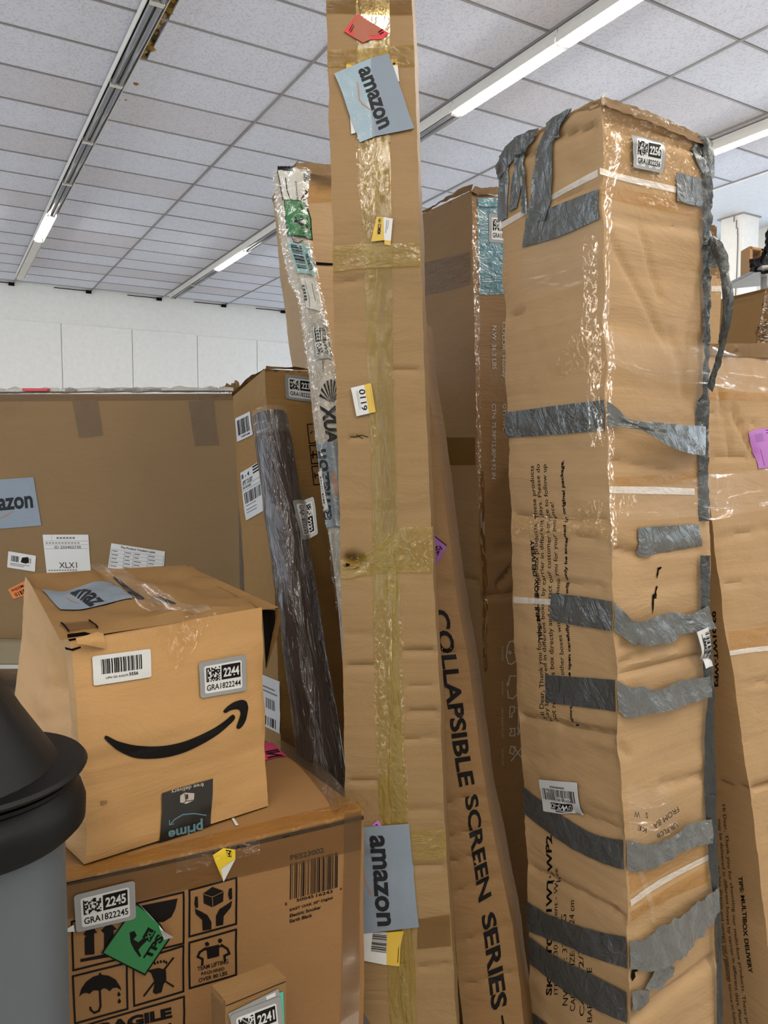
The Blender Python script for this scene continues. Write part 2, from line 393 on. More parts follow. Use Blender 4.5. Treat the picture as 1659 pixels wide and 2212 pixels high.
class Decal:
    """collects flat shapes in (u, v) of a Surf, each at its own small height"""
    def __init__(s, surf, off=.0012):
        s.s = surf; s.bm = bmesh.new(); s.uvl = s.bm.loops.layers.uv.new('UVMap'); s.mats = []; s.off = off; s.hl = s.bm.verts.layers.float.new('h')
    def mi(s, m):
        if m not in s.mats: s.mats.append(m)
        return s.mats.index(m)
    def tris(s, pts, faces, mat, h, maxl=.014):
        """pts in uv"""
        sub = bmesh.new(); W, H = s.s.W, s.s.H
        vs = [sub.verts.new((p[0] * W, p[1] * H, 0)) for p in pts]
        for f in faces:
            try: sub.faces.new([vs[i] for i in f])
            except ValueError: pass
        for it in range(5):
            el = [e for e in sub.edges if e.calc_length() > maxl]
            if not el: break
            bmesh.ops.subdivide_edges(sub, edges=el, cuts=1)
            bmesh.ops.triangulate(sub, faces=[f for f in sub.faces if len(f.verts) > 3])
        m = s.mi(mat); mp = {}
        for v in sub.verts:
            mp[v.index if v.index >= 0 else id(v)] = None
        sub.verts.index_update()
        nv = [s.bm.verts.new(s.s.pt(v.co.x / W, v.co.y / H, s.off + h)) for v in sub.verts]
        uvs = [(v.co.x, v.co.y) for v in sub.verts]
        for f in sub.faces:
            idx = [v.index for v in f.verts]
            try: nf = s.bm.faces.new([nv[i] for i in idx])
            except ValueError: continue
            nf.material_index = m
            for lp, i in zip(nf.loops, idx): lp[s.uvl].uv = uvs[i]
        sub.free()
    def poly_uv(s, pts, mat, h=0, maxl=.014):
        t = tessellate_polygon([[Vector((p[0] * s.s.W, p[1] * s.s.H, 0)) for p in pts]])
        s.tris(pts, t, mat, h, maxl)
    def poly(s, pts, mat, h=0, maxl=.014):
        s.poly_uv([s.s.inv(*p) for p in pts], mat, h, maxl)
    def blob(s, pts, mat, h=0):
        v = [Vector((p[0], p[1], 0)) for p in pts]; n = len(v); out = []
        for i in range(n):
            p0, p1, p2, p3 = v[i - 1], v[i], v[(i + 1) % n], v[(i + 2) % n]
            for k in range(5):
                t = k / 5; q = .5 * ((2 * p1) + (p2 - p0) * t + (2 * p0 - 5 * p1 + 4 * p2 - p3) * t * t + (3 * p1 - p0 - 3 * p2 + p3) * t ** 3); out.append((q.x, q.y))
        s.poly(out, mat, h)
    def line(s, pts, w, mat, h=0, closed=False):
        """polyline in pixels with pixel width"""
        p = list(pts) + ([pts[0]] if closed else [])
        for a, b in zip(p, p[1:]):
            dx, dy = b[0] - a[0], b[1] - a[1]; l = math.hypot(dx, dy) or 1; ex, ey = dx / l * w * .4, dy / l * w * .4; nx, ny = -dy / l * w / 2, dx / l * w / 2
            s.poly([(a[0] + nx - ex, a[1] + ny - ey), (b[0] + nx + ex, b[1] + ny + ey), (b[0] - nx + ex, b[1] - ny + ey), (a[0] - nx - ex, a[1] - ny - ey)], mat, h)
    def quad(s, c):
        """frame from four pixel corners, in reading order tl tr br bl -> function of (s, t)"""
        q = [s.s.inv(*p) for p in c]
        def f(a, b):
            return tuple(q[0][i] * (1 - a) * (1 - b) + q[1][i] * a * (1 - b) + q[2][i] * a * b + q[3][i] * (1 - a) * b for i in (0, 1))
        return f
    def text(s, f, string, x0, y0, x1, y1, mat, h=.0003, bold=.02):
        vs, fs = text_mesh(string, bold)
        s.tris([f(x0 + (x1 - x0) * a, y0 + (y1 - y0) * b) for a, b in vs], fs, mat, h)
    def textpx(s, c, string, mat, h=.0003, bold=.02): s.text(s.quad(c), string, 0, 0, 1, 1, mat, h, bold)
    def rect(s, f, x0, y0, x1, y1, mat, h=.0003, r=0):
        if r:
            pts = []
            ry = r
            for cx_, cy_, a0 in ((x1 - r, y0 + ry, -90), (x1 - r, y1 - ry, 0), (x0 + r, y1 - ry, 90), (x0 + r, y0 + ry, 180)):
                for k in range(4): a = math.radians(a0 + k * 30); pts.append((cx_ + r * math.cos(a), cy_ + ry * math.sin(a)))
        else: pts = [(x0, y0), (x1, y0), (x1, y1), (x0, y1)]
        s.poly_uv([f(*p) for p in pts], mat, h)
    def bars(s, f, x0, y0, x1, y1, n, mat, h=.0003, seed=1, vert=True):
        r = random.Random(seed); ws = [r.choice((1, 1, 2, 3)) for _ in range(2 * n)]; tot = sum(ws); x = 0
        for i, w in enumerate(ws):
            if i % 2 == 0:
                a, b = x / tot, (x + w) / tot
                if vert: s.rect(f, x0 + (x1 - x0) * a, y0, x0 + (x1 - x0) * b, y1, mat, h)
                else: s.rect(f, x0, y0 + (y1 - y0) * a, x1, y0 + (y1 - y0) * b, mat, h)
            x += w
    def modules(s, f, x0, y0, x1, y1, mat, n=12, h=.0003, seed=1):
        r = random.Random(seed)
        for j in range(n):
            i = 0
            while i < n:
                k = i
                while k < n and r.random() < .5: k += 1
                if k > i: s.rect(f, x0 + (x1 - x0) * i / n, y0 + (y1 - y0) * j / n, x0 + (x1 - x0) * k / n, y0 + (y1 - y0) * (j + 1) / n, mat, h)
                i = k + 1
    def done(s, name, parent, label=None, smooth=True):
        me = bpy.data.meshes.new(name); s.bm.normal_update()
        s.bm.to_mesh(me); s.bm.free()
        if smooth:
            for p in me.polygons: p.use_smooth = True
        o = link(name, me, [M[m] for m in s.mats], parent)
        if label: o['label'] = label
        return o
def inventory_label(surf, parent, c, num, name='inventory_label', off=.002, seed=3, label=None):
    d = Decal(surf, off); f = d.quad(c)
    d.rect(f, 0, 0, 1, 1, 'silver', 0, .07)
    d.rect(f, .10, .13, .90, .90, 'white', .0003, .05)
    d.modules(f, .14, .19, .43, .58, 'ink', 11, .0006, seed)
    d.rect(f, .14, .19, .16, .58, 'ink', .0007)
    d.rect(f, .46, .18, .87, .58, 'ink', .0006)
    d.text(f, num, .50, .26, .84, .51, 'white', .0009, .03)
    d.text(f, 'GRA182' + num, .14, .66, .87, .83, 'ink', .0006, .015)
    return d.done(name, parent, label or 'white code label on silver sticker reading ' + num)
def strip(surf, top, bot, mat, name, parent, off=.001, n=None, wob=0.0, label=None, m=6, thick=0, seed=0, offs=None, jag=0.0):
    """tape between two pixel polylines lying on a face; offs = heights at stations along it"""
    ta = [Vector(surf.inv(*p[:2])) for p in top]; ba = [Vector(surf.inv(*p[:2])) for p in bot]
    L = sum(Vector(((a - b).x * surf.W, (a - b).y * surf.H)).length for a, b in zip(ta, ta[1:]))
    n = n or max(4, min(120, int(L / .009)))
    T = smooth_pts([Vector((p.x, p.y, 0)) for p in ta], n); Bt = smooth_pts([Vector((p.x, p.y, 0)) for p in ba], n)
    wid = Vector(((T[0] - Bt[0]).x * surf.W, (T[0] - Bt[0]).y * surf.H)).length
    bm = bmesh.new(); uvl = bm.loops.layers.uv.new('UVMap'); rows = []
    for i in range(n + 1):
        row = []
        o_ = off
        if offs:
            t = i / n * (len(offs) - 1); k = min(len(offs) - 2, int(t)); o_ = off + offs[k] * (1 - (t - k)) + offs[k + 1] * (t - k)
        for j in range(m + 1):
            b = j / m
            if jag and j in (0, m): b += jag * N3(i * .9, j * 3.3, seed)
            p = T[i].lerp(Bt[i], b)
            w = wob * max(-.25, N3(i * .42 + seed, j * .8, seed * 1.7)) * (1 if 0 < i < n else .3)
            row.append(bm.verts.new(surf.pt(p.x, p.y, o_ + w)))
        rows.append(row)
    for i in range(n):
        for j in range(m):
            f = bm.faces.new((rows[i][j], rows[i][j + 1], rows[i + 1][j + 1], rows[i + 1][j]))
            for lp, (a, b) in zip(f.loops, ((i, j), (i, j + 1), (i + 1, j + 1), (i + 1, j))): lp[uvl].uv = (a / n * L, b / m * wid)
    if thick:
        bmesh.ops.solidify(bm, geom=bm.faces[:], thickness=thick)
    o = bm_to(name, bm, M[mat], parent, True)
    if label: o['label'] = label
    return o
def ribbon(pa, pb, mat, name, parent, n=40, m=6, wob=.0, curl=0.0, seed=0, thick=.0006, label=None):
    """free ribbon between two lists of world points"""
    A = smooth_pts(pa, n); Bq = smooth_pts(pb, n)
    bm = bmesh.new(); uvl = bm.loops.layers.uv.new('UVMap'); rows = []
    for i in range(n + 1):
        tan = A[min(n, i + 1)] - A[max(0, i - 1)]; ac = Bq[i] - A[i]; nn = tan.cross(ac)
        nn = nn.normalized() if nn.length > 1e-9 else Vector((0, -1, 0))
        if nn.y > 0: nn = -nn
        row = []
        for j in range(m + 1):
            b = j / m; p = A[i].lerp(Bq[i], b)
            p = p + nn * (curl * math.sin(math.pi * b) + wob * N3(i * .45 + seed, b * 3.0, seed * 2.3))
            row.append(bm.verts.new(p))
        rows.append(row)
    for i in range(n):
        for j in range(m):
            f = bm.faces.new((rows[i][j], rows[i][j + 1], rows[i + 1][j + 1], rows[i + 1][j]))
            for lp, (a, b) in zip(f.loops, ((i, j), (i, j + 1), (i + 1, j + 1), (i + 1, j))): lp[uvl].uv = (a / n * .6, b / m * .05)
    if thick: bmesh.ops.solidify(bm, geom=bm.faces[:], thickness=thick)
    o = bm_to(name, bm, M[mat], parent, True)
    if label: o['label'] = label
    return o
def brand_strip(surf, parent, c, tq, mat='amz', off=.0018, extra=None, name='branded_tape_label', word='amazon', label='grey blue printed tape label', arrow=None):
    d = Decal(surf, off); f = d.quad(c); d.rect(f, 0, 0, 1, 1, mat, 0)
    if extra:
        for pts, m in extra: d.poly(pts, m, .0003)
    d.textpx(tq, word, 'amz_ink', .0007, .03)
    if arrow: d.line(arrow, 3.0, 'amz_orange', .0006)
    return d.done(name, parent, label)

# =================================================================== THE ROOM
def RM(a, b, z): return A_ * a + B_ * b + Vector((0, 0, z))
def room_box(bm, a0, a1, b0, b1, z0, z1, mi=0):
    bm_box(bm, RM((a0 + a1) / 2, (b0 + b1) / 2, (z0 + z1) / 2), ((a1 - a0) / 2, (b1 - b0) / 2, (z1 - z0) / 2), ROOM, mi)
def tile_mat(name, c):
    k = NT(name); co = k.obj()
    sp = k.noise(co, 55, 3, .7); big = k.noise(co, 1.3, 3)
    cc = k.mix(big, lin((c[0] - 10, c[1] - 11, c[2] - 12)), lin(c))
    cc = k.mix(.8, cc, k.ramp(sp, .38, grey(.76), .50, grey(1)), 'MULTIPLY')
    k.l.new(cc, k.b.inputs['Base Color']); k.b.inputs['Roughness'].default_value = .85
    k.l.new(k.bump(sp, .6, .006), k.b.inputs['Normal']); return k.m
M['tile'] = tile_mat('ceiling_tile_white', (234, 234, 242))
M['tile2'] = tile_mat('ceiling_tile_grey', (226, 222, 226))
M['gridbar'] = plain('painted_grid_metal', (150, 145, 142), .5, k_=1)
M['wall'] = plain('painted_wallboard', (244, 238, 228), .8, 0, .2, 8, k_=1)
M['wallpanel'] = plain('painted_wall_panel', (246, 240, 230), .8, 0, .1, 8, k_=1)
M['floor'] = plain('grey_floor_tiles', (170, 164, 155), .5, k_=1)
M['soffit'] = plain('white_plaster', (236, 236, 238), .8, k_=1)
M['insul'] = plain('yellow_glass_wool', (190, 150, 70), .9, 0, 1, 25)
AW = 14.75; BW = 9.35; A0, DA, B0, DB = 5.437, .606, 1.33, 1.25
bm = bmesh.new(); room_box(bm, -6, AW + .3, -9, BW + .3, CEIL + .10, CEIL + .2)
ceil_o = tag(bm_to('ceiling', bm, M['soffit']), None, None, kind='structure')
bm = bmesh.new(); room_box(bm, -6, AW + .3, -9, BW + .3, -.1, 0)
tag(bm_to('floor', bm, M['floor']), None, None, kind='structure')
# tiles: one shared mesh, each tile an object
def tile_mesh(w, l, mat):
    bm = bmesh.new(); bm_box(bm, (0, 0, 0), (w / 2, l / 2, .008))
    bmesh.ops.bevel(bm, geom=bm.edges[:], offset=.004, segments=1, affect='EDGES')
    me = bpy.data.meshes.new('ceiling_tile'); bm.to_mesh(me); bm.free(); me.materials.append(mat); return me
TM = [tile_mesh(DA - .022, DB - .022, M['tile']), tile_mesh(DA - .022, DB - .022, M['tile2'])]
rot = math.radians(120.5)
rnd = random.Random(4)
BSOF = B0 + 5 * DB
for bi in range(-2, 5):
    for ai in range(-5, 16):
        a = A0 + (ai - .5) * DA; b = B0 + (bi + .5) * DB
        if a + DA / 2 > AW + .05: continue
        if bi == 0 and ai in (-1, 0, 1, 2): continue        # the row with displaced tiles
        o = bpy.data.objects.new('ceiling_tile', TM[0 if rnd.random() < .8 else 1]); COL.objects.link(o); o.parent = ceil_o
        o.location = RM(a, b, CEIL + .012); o.rotation_euler = (rnd.uniform(-.002, .002), rnd.uniform(-.002, .002), rot)
for ai in (-1, 0, 1, 2):
    bm = bmesh.new(); s_ = .17 if ai < 2 else .12
    room_box(bm, -DA / 2 + .011, DA / 2 - .011, -DB / 2 + s_, DB / 2 - .011, -.008, .008)
    me = bpy.data.meshes.new('ceiling_tile'); bm.to_mesh(me); bm.free(); me.materials.append(M['tile'])
    o = bpy.data.objects.new('ceiling_tile', me); COL.objects.link(o); o.parent = ceil_o
    o.location = RM(A0 + (ai - .5) * DA, B0 + .5 * DB, CEIL + .012)
bm = bmesh.new()
for k in range(46):
    a = 4.5 + k * .065 + rnd.uniform(-.02, .02); b = B0 + .1 + rnd.uniform(0, .1); s_ = rnd.uniform(.02, .05)
    bmesh.ops.create_icosphere(bm, subdivisions=1, radius=s_, matrix=Matrix.Translation(RM(a, b, CEIL + .03 + rnd.uniform(0, .03))))
ins = bm_to('insulation', bm, M['insul'], ceil_o); ins['kind'] = 'stuff'; ins['label'] = 'torn yellow insulation in the gap beside the strip light'
# near and far remainder of the ceiling, joined
bm = bmesh.new()
for bi in list(range(-7, -2)):
    for ai in range(-5, 16, 1):
        a = A0 + (ai - .5) * DA
        if a + DA / 2 < AW + .05: room_box(bm, a - DA / 2 + .011, a + DA / 2 - .011, B0 + bi * DB + .011, B0 + (bi + 1) * DB - .011, CEIL + .004, CEIL + .02)
for bi in range(-6, 5):
    for ai in range(-18, -5):
        a = A0 + (ai - .5) * DA
        room_box(bm, a - DA / 2 + .011, a + DA / 2 - .011, B0 + bi * DB + .011, B0 + (bi + 1) * DB - .011, CEIL + .004, CEIL + .02)
t_ = bm_to('ceiling_tiles', bm, M['tile'], ceil_o); t_['kind'] = 'stuff'
for bi in range(-2, 6):
    bm = bmesh.new(); room_box(bm, 1.5, AW, B0 + bi * DB - .010, B0 + bi * DB + .010, CEIL - .004, CEIL + .03)
    bm_to('grid_bar', bm, M['gridbar'], ceil_o)
for ai in range(-5, 16):
    bm = bmesh.new(); a = A0 + ai * DA; room_box(bm, a - .008, a + .008, B0 - 2 * DB, BSOF, CEIL - .002, CEIL + .028)
    bm_to('grid_bar', bm, M['gridbar'], ceil_o)
# plain plaster ceiling by the windows
bm = bmesh.new(); room_box(bm, -6, AW + .3, BSOF + .01, BW + .3, CEIL - .02, CEIL + .1)
tag(bm_to('trim_1', bm, M['soffit']), None, None, kind='structure')
# back wall with its boards
bm = bmesh.new(); room_box(bm, AW, AW + .2, -9, BW + .3, 0, CEIL + .1)
wall_b = tag(bm_to('wall_back', bm, M['wall']), None, None, kind='structure')
def on_back(x, y):
    r = ray(x, y); n = A_; t = (AW - 0) / (r.dot(n)); return ORG + r * t
ztop = on_back(131, 699).z; b1 = on_back(131, 699).dot(B_)
for k in range(-4, 4):
    bm = bmesh.new(); z = ztop if k < 2 else ztop - .02
    room_box(bm, AW - .03, AW + .001, b1 + (k) * 1.22 + .006, b1 + (k + 1) * 1.22 - .006, 0.01, z)
    bmesh.ops.bevel(bm, geom=bm.edges[:], offset=.003, segments=1, affect='EDGES')
    bm_to('wall_panel', bm, M['wallpanel'], wall_b)
bm = bmesh.new()
for k in range(-3, 6):
    bb = B0 + (k * 1.0) * DB
    for s_ in (0, 1): room_box(bm, AW - .012 - .01 * s_, AW, bb - .62, bb - .05, CEIL - .012 - .04 * s_ * 0, CEIL - .002)
    room_box(bm, AW - .05, AW, bb - .09, bb - .0, CEIL - .05, CEIL)
bm_to('wall_angle', bm, M['ink'], wall_b)
# unseen wall added behind the camera to cut the world light from there
bm = bmesh.new(); room_box(bm, -6.2, -6, -9, BW + .2, 0, CEIL + .1)
tag(bm_to('wall_light_block', bm, M['wall']), None, None, kind='structure')
# window wall on the right
bm = bmesh.new()
room_box(bm, -6, AW, BW, BW + .2, 0, 1.2); room_box(bm, -6, AW, BW, BW + .2, CEIL - .12, CEIL + .1)
for a in (-6, -3, 0, 3, 6.2, 9.2, 12.2, 14.6): room_box(bm, a, a + .15, BW, BW + .2, 1.2, CEIL - .12)
tag(bm_to('wall_right', bm, M['wall']), None, None, kind='structure')
k = NT('daylight_glass'); k.b.inputs['Base Color'].default_value = (.85, .93, 1, 1); k.b.inputs['Roughness'].default_value = .02
k.b.inputs['Transmission Weight'].default_value = 1; k.b.inputs['IOR'].default_value = 1.02; M['glass'] = k.m
k = NT('bright_sky_outside'); e = k.add('ShaderNodeEmission'); e.inputs[0].default_value = (.55, .74, 1, 1); e.inputs[1].default_value = .95
k.l.new(e.outputs[0], k.out.inputs[0]); M['skyout'] = k.m
for wi, (a0, a1) in enumerate(((3.15, 6.2), (6.35, 9.2), (9.35, 12.2), (12.35, 14.6))):
    bm = bmesh.new(); z0, z1 = 1.2, CEIL - .12
    room_box(bm, a0, a1, BW + .02, BW + .10, z0, z0 + .06); room_box(bm, a0, a1, BW + .02, BW + .10, z1 - .06, z1)
    room_box(bm, a0, a0 + .05, BW + .02, BW + .1, z0, z1); room_box(bm, a1 - .05, a1, BW + .02, BW + .1, z0, z1)
    wo = tag(bm_to('window_%d' % (wi + 1), bm, M['gridbar']), None, None, kind='structure')
    bm = bmesh.new(); room_box(bm, a0 + .05, a1 - .05, BW + .055, BW + .06, z0 + .06, z1 - .06); bm_to('pane', bm, M['glass'], wo)
    for zz in (z1 - .22, z1 - .42, 2.95, 2.3):
        bm = bmesh.new(); room_box(bm, a0, a1, BW + .0, BW + .05, zz, zz + (.05 if zz > 3 else .04)); bm_to('window_bar', bm, M['gridbar'], wo)
# ------------------------------------------------------------------ column
bm = bmesh.new(); room_box(bm, 5.97, 6.28, 8.55, 8.87, 0, CEIL - .02)
bmesh.ops.bevel(bm, geom=bm.edges[:], offset=.012, segments=2, affect='EDGES')
colm = tag(bm_to('trim_2', bm, M['wall']), None, None, kind='structure')
# thin grey trim at the head of the column, a hanging cord on it
bm = bmesh.new(); room_box(bm, 5.955, 6.32, 8.535, 8.885, CEIL - .035, CEIL - .018); bm_to('column_head', bm, M['gridbar'], colm)
cd = bmesh.new(); pts = smooth_pts([RM(6.10, 8.53, CEIL - .04), RM(6.03, 8.53, CEIL - .2), RM(6.02, 8.53, 3.8), RM(6.03, 8.53, 3.4)], 12)
for p, q in zip(pts, pts[1:]): bm_box(cd, (p + q) / 2, (.004, .004, (p - q).length / 2 + .002))
bm_box(cd, pts[-1] - Vector((0, 0, .03)), (.012, .012, .035)); bm_to('pull_cord', cd, M['greyink'], colm)

# ------------------------------------------------------------------ strip lights
k = NT('lit_fluorescent_tube'); e = k.add('ShaderNodeEmission'); e.inputs[0].default_value = (1.0, .96, .90, 1); e.inputs[1].default_value = TUBE_E
k.l.new(e.outputs[0], k.out.inputs[0]); M['lit'] = k.m
M['fixture'] = plain('cream_enamelled_steel', (235, 228, 216), .45, k_=.9)
M['reflector'] = plain('aged_mirror_reflector', (150, 146, 142), .22, .8)
M['dead'] = plain('unlit_frosted_tube', (178, 178, 182), .25, 0, 0, 1, .5)
def tube_mesh(L, r, mat):
    bm = bmesh.new(); bmesh.ops.create_cone(bm, cap_ends=True, segments=12, radius1=r, radius2=r, depth=L)
    bmesh.ops.rotate(bm, verts=bm.verts[:], matrix=Matrix.Rotation(math.pi / 2, 3, 'Y'))
    me = bpy.data.meshes.new('tube'); bm.to_mesh(me); bm.free(); me.materials.append(mat)
    for p in me.polygons: p.use_smooth = len(p.vertices) == 4
    return me
TL, TD = tube_mesh(1.19, .026, M['lit']), tube_mesh(1.19, .019, M['dead'])
def bm_local(fn, mat, nm):
    bm = bmesh.new(); fn(bm); me = bpy.data.meshes.new(nm); bm.to_mesh(me); bm.free(); me.materials.append(mat); return me
FX_L = 1.245
def f_house(bm):
    bm_box(bm, (0, 0, .075), (FX_L / 2 - .003, .045, .022)); bm_box(bm, (0, 0, .045), (FX_L / 2 - .003, .062, .012))
    for s in (-1, 1): bm_box(bm, (0, s * .062, .022), (FX_L / 2 - .003, .003, .026))
def f_refl(bm): bm_box(bm, (0, 0, .032), (FX_L / 2 - .01, .055, .003)); bm_box(bm, (0, 0, .018), (FX_L / 2 - .02, .006, .012))
def f_sock(bm):
    for s in (-1, 1): bm_box(bm, (s * (FX_L / 2 - .012), 0, .006), (.009, .045, .022))
MEH = bm_local(f_house, M['fixture'], 'housing'); MER = bm_local(f_refl, M['reflector'], 'reflector'); MES = bm_local(f_sock, M['fixture'], 'tube_socket')
def f_cover(bm): bm_box(bm, (0, 0, .02), (FX_L / 2 - .003, .05, .02))
MEC = bm_local(f_cover, M['fixture'], 'cover')
def fixture(a, b, state, label):
    t = thing('strip_light', label, 'ceiling light', group='strip lights on the ceiling')
    t.location = RM(a, b, CEIL - .105); t.rotation_euler = (0, 0, rot)
    ls = [('housing', MEH), ('reflector', MER), ('tube_socket', MES)]
    for n_, me in ls:
        o = bpy.data.objects.new(n_, me); COL.objects.link(o); o.parent = t
    if state == 'cover':
        o = bpy.data.objects.new('cover', MEC); COL.objects.link(o); o.parent = t; o.location = (0, 0, -.012)
    elif state == 'lit':
        o = bpy.data.objects.new('tube', TL); COL.objects.link(o); o.parent = t; o['label'] = 'glowing white fluorescent tube'
    else:
        for s in (-1, 1):
            o = bpy.data.objects.new('tube', TD); COL.objects.link(o); o.parent = t; o.location = (0, s * .027, .002)
    return t
lj = 10.05
nm = {0: 'unlit strip light in the left row, first past the lit one toward the wall', }
for k in range(-5, 4):
    a = lj + (k + .5) * 1.245
    if a > AW - .5: continue
    st = 'lit' if k == 0 else ('cover' if k > 0 else 'dead')
    lb = {0: 'short glowing tube light in the left ceiling row near the wall', 1: 'closed cream fixture between the glowing left light and the wall', 2: 'last closed cream fixture of the left row touching the wall',
          -1: 'unlit twin tube fixture touching the glowing left light', -2: 'unlit twin tube fixture, second above the glowing left light', -3: 'unlit twin tube fixture, third above the glowing left light',
          -4: 'unlit twin tube fixture beside the torn yellow insulation', -5: 'unlit twin tube fixture at the top edge above the torn insulation'}.get(k, 'closed cream fixture at the wall end of the left row')
    fixture(a, B0 - .0, st, lb)
for k in range(-2, 8):
    a = 4.15 + (k + .5) * 1.245
    if a > AW - .4: continue
    st = 'lit' if k in (-2, -1, 0, 5) else 'dead'
    lb = {0: 'bright glowing tube light whose end meets the unlit fixture beside the tallest carton', -1: 'bright glowing tube light at the top edge of the middle row', -2: 'bright glowing tube light of the middle row, cut off by the top edge',
          1: 'unlit fixture just right of the tallest carton at the end of the glowing pair', 5: 'far glowing tube light left of the battered carton with the plastic sleeve', 6: 'unlit fixture beyond the far glowing tube light', 7: 'last unlit fixture of the middle row at the back wall', 4: 'unlit fixture just before the far glowing tube light'}.get(k, 'unlit fixture of the middle row behind the tallest carton, %s' % ('near end' if k == 2 else 'far end'))
    fixture(a, 3.88, st, lb)
for k in (-1, 0, 1):
    fixture(4.2 + (k + .5) * 1.245, 6.45, 'lit', ['glowing tube light of the right row cut by the right edge', 'glowing tube light ending behind the duct taped carton', 'glowing tube light of the right row behind the duct taped carton'][k + 1])

# =================================================================== CARTONS
def vline(pts, floor=True, z=0.0):
    w = [P(*p) for p in pts]
    if floor:
        d = w[-1] - w[0]
        if abs(w[-1].z - z) > .01: w.append(w[-1] + d * ((z - w[-1].z) / d.z))
    return w
def shift(e, v): return [p + Vector(v) for p in e]

# ---- 1. smoker carton with the handling symbols (foreground, left)
ZS = .9
FR = PZ(785, 1752, ZS); FL0 = PZ(125, 1905, ZS); FL = FR + (FL0 - FR).normalized() * .535; BR = PZ(575, 1600, ZS); BL = FL + (BR - FR)
down = lambda p, dx=0: [p, Vector((p.x + dx, p.y, 0))]
smoker = thing('smoker_carton', 'wide brown carton with printed handling symbols under the smile carton', 'box')
S, T, o = carton_body([down(FL), down(FR), down(BR), down(BL)], M['card_print'], smoker, {0: noise_disp(.004, 3, 5, 1, .0008, 20), 'top': noise_disp(.004, 4, 5, 2)}, seed=11, jit=.003, faces=(0, 1))
SF = S[0]
# lid slab edge a little proud, worn seam
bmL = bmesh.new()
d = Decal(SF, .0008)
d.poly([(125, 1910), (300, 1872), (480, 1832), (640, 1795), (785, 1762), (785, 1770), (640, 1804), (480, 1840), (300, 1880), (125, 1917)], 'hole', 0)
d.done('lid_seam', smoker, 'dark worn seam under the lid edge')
strip(T, [(125, 1880), (470, 1800), (785, 1728)], [(125, 1905), (470, 1828), (783, 1755)], 'tape_o', 'packing_tape', smoker, .0012, wob=.0012, seed=3)
strip(SF, [(125, 1912), (470, 1832), (784, 1758)], [(125, 1990), (470, 1905), (780, 1835)], 'tape_b', 'packing_tape', smoker, .0012, wob=.001, seed=4)
strip(SF, [(380, 1848), (560, 1812)], [(380, 1885), (560, 1842)], 'crinkle', 'packing_tape', smoker, .0022, wob=.003, seed=5, label='crinkled shiny tape on the front edge')
strip(SF, cI((1525, 130), (1515, 700), (1505, 1213)), cI((1612, 120), (1604, 700), (1597, 1213)), 'tape_b', 'packing_tape', smoker, .0014)
strip(T, [(575, 1606), (640, 1650), (700, 1720), (720, 1760)], [(610, 1600), (700, 1660), (760, 1725), (778, 1745)], 'tape_b', 'packing_tape', smoker, .001)
# handling symbols
d = Decal(SF, .0006)
def frame(c, w=4.2): d.line(cI(*c), w, 'ink', 0, True)
frame([(130, 690), (415, 610), (415, 870), (138, 938)]); frame([(448, 598), (702, 538), (702, 800), (448, 862)])
frame([(732, 528), (972, 463), (972, 700), (732, 765)]); frame([(136, 968), (412, 900), (416, 1135), (148, 1210)])
frame([(446, 892), (702, 812), (702, 1045), (450, 1120)]); frame([(732, 796), (972, 728), (972, 960), (734, 1030)]); frame([(150, 1235), (705, 1072), (705, 1250), (150, 1400)])
def pI(pts, m='ink', h=0): d.poly(cI(*pts), m, h)
pI([(190, 755), (225, 700), (262, 745), (245, 748), (247, 855), (198, 860), (196, 770), (205, 762)]); pI([(280, 735), (322, 690), (362, 728), (345, 732), (345, 830), (296, 845), (296, 748)])
pI([(175, 880), (350, 845), (350, 865), (175, 895)])
# glass
pI([(455, 612), (672, 570), (660, 625), (640, 665), (600, 690), (560, 690), (530, 660), (505, 640)])
# umbrella
um = [(168, 1072), (180, 1030), (205, 995), (240, 970), (268, 962), (270, 950), (280, 950), (282, 960), (320, 965), (355, 985), (378, 1020), (385, 1040), (360, 1025), (340, 1028), (325, 1045), (305, 1030), (290, 1030), (275, 1045), (262, 1040), (240, 1040), (222, 1058), (205, 1052), (188, 1055)]
pI(um); d.line(cI((274, 1035), (278, 1120), (270, 1145), (245, 1155), (228, 1140), (225, 1128)), 4.5, 'ink')
pI([(370, 1045), (382, 1062), (374, 1072), (362, 1066)]); pI([(373, 1080), (384, 1096), (376, 1108), (363, 1100)])
# do not step
d.line(cI((500, 1068), (650, 875)), 4, 'ink'); d.line(cI((510, 930), (650, 1020)), 4, 'ink')
pI([(545, 1050), (560, 1060), (590, 1050), (600, 1010), (615, 985), (612, 935), (575, 925), (530, 935), (545, 975), (555, 1000)])
for q in ((555, 903), (570, 898), (586, 894), (602, 893), (614, 898)): pI([(q[0] - 7, q[1]), (q[0], q[1] - 12), (q[0] + 7, q[1]), (q[0], q[1] + 9)])
# box in hands
pI([(803, 545), (850, 510), (908, 532), (905, 585), (850, 615), (806, 595)])
d.line(cI((806, 548), (850, 562), (906, 534)), 1.2, 'card_print', .0003); d.line(cI((850, 562), (852, 612)), 1.2, 'card_print', .0003)
pI([(762, 560), (775, 560), (778, 615), (765, 620), (757, 600)]); pI([(935, 520), (950, 515), (952, 570), (938, 578), (930, 550)])
pI([(760, 622), (790, 635), (825, 655), (845, 690), (845, 728), (800, 735), (798, 680), (765, 650)]); pI([(952, 580), (925, 600), (885, 625), (868, 660), (868, 712), (905, 705), (908, 660), (945, 615)])
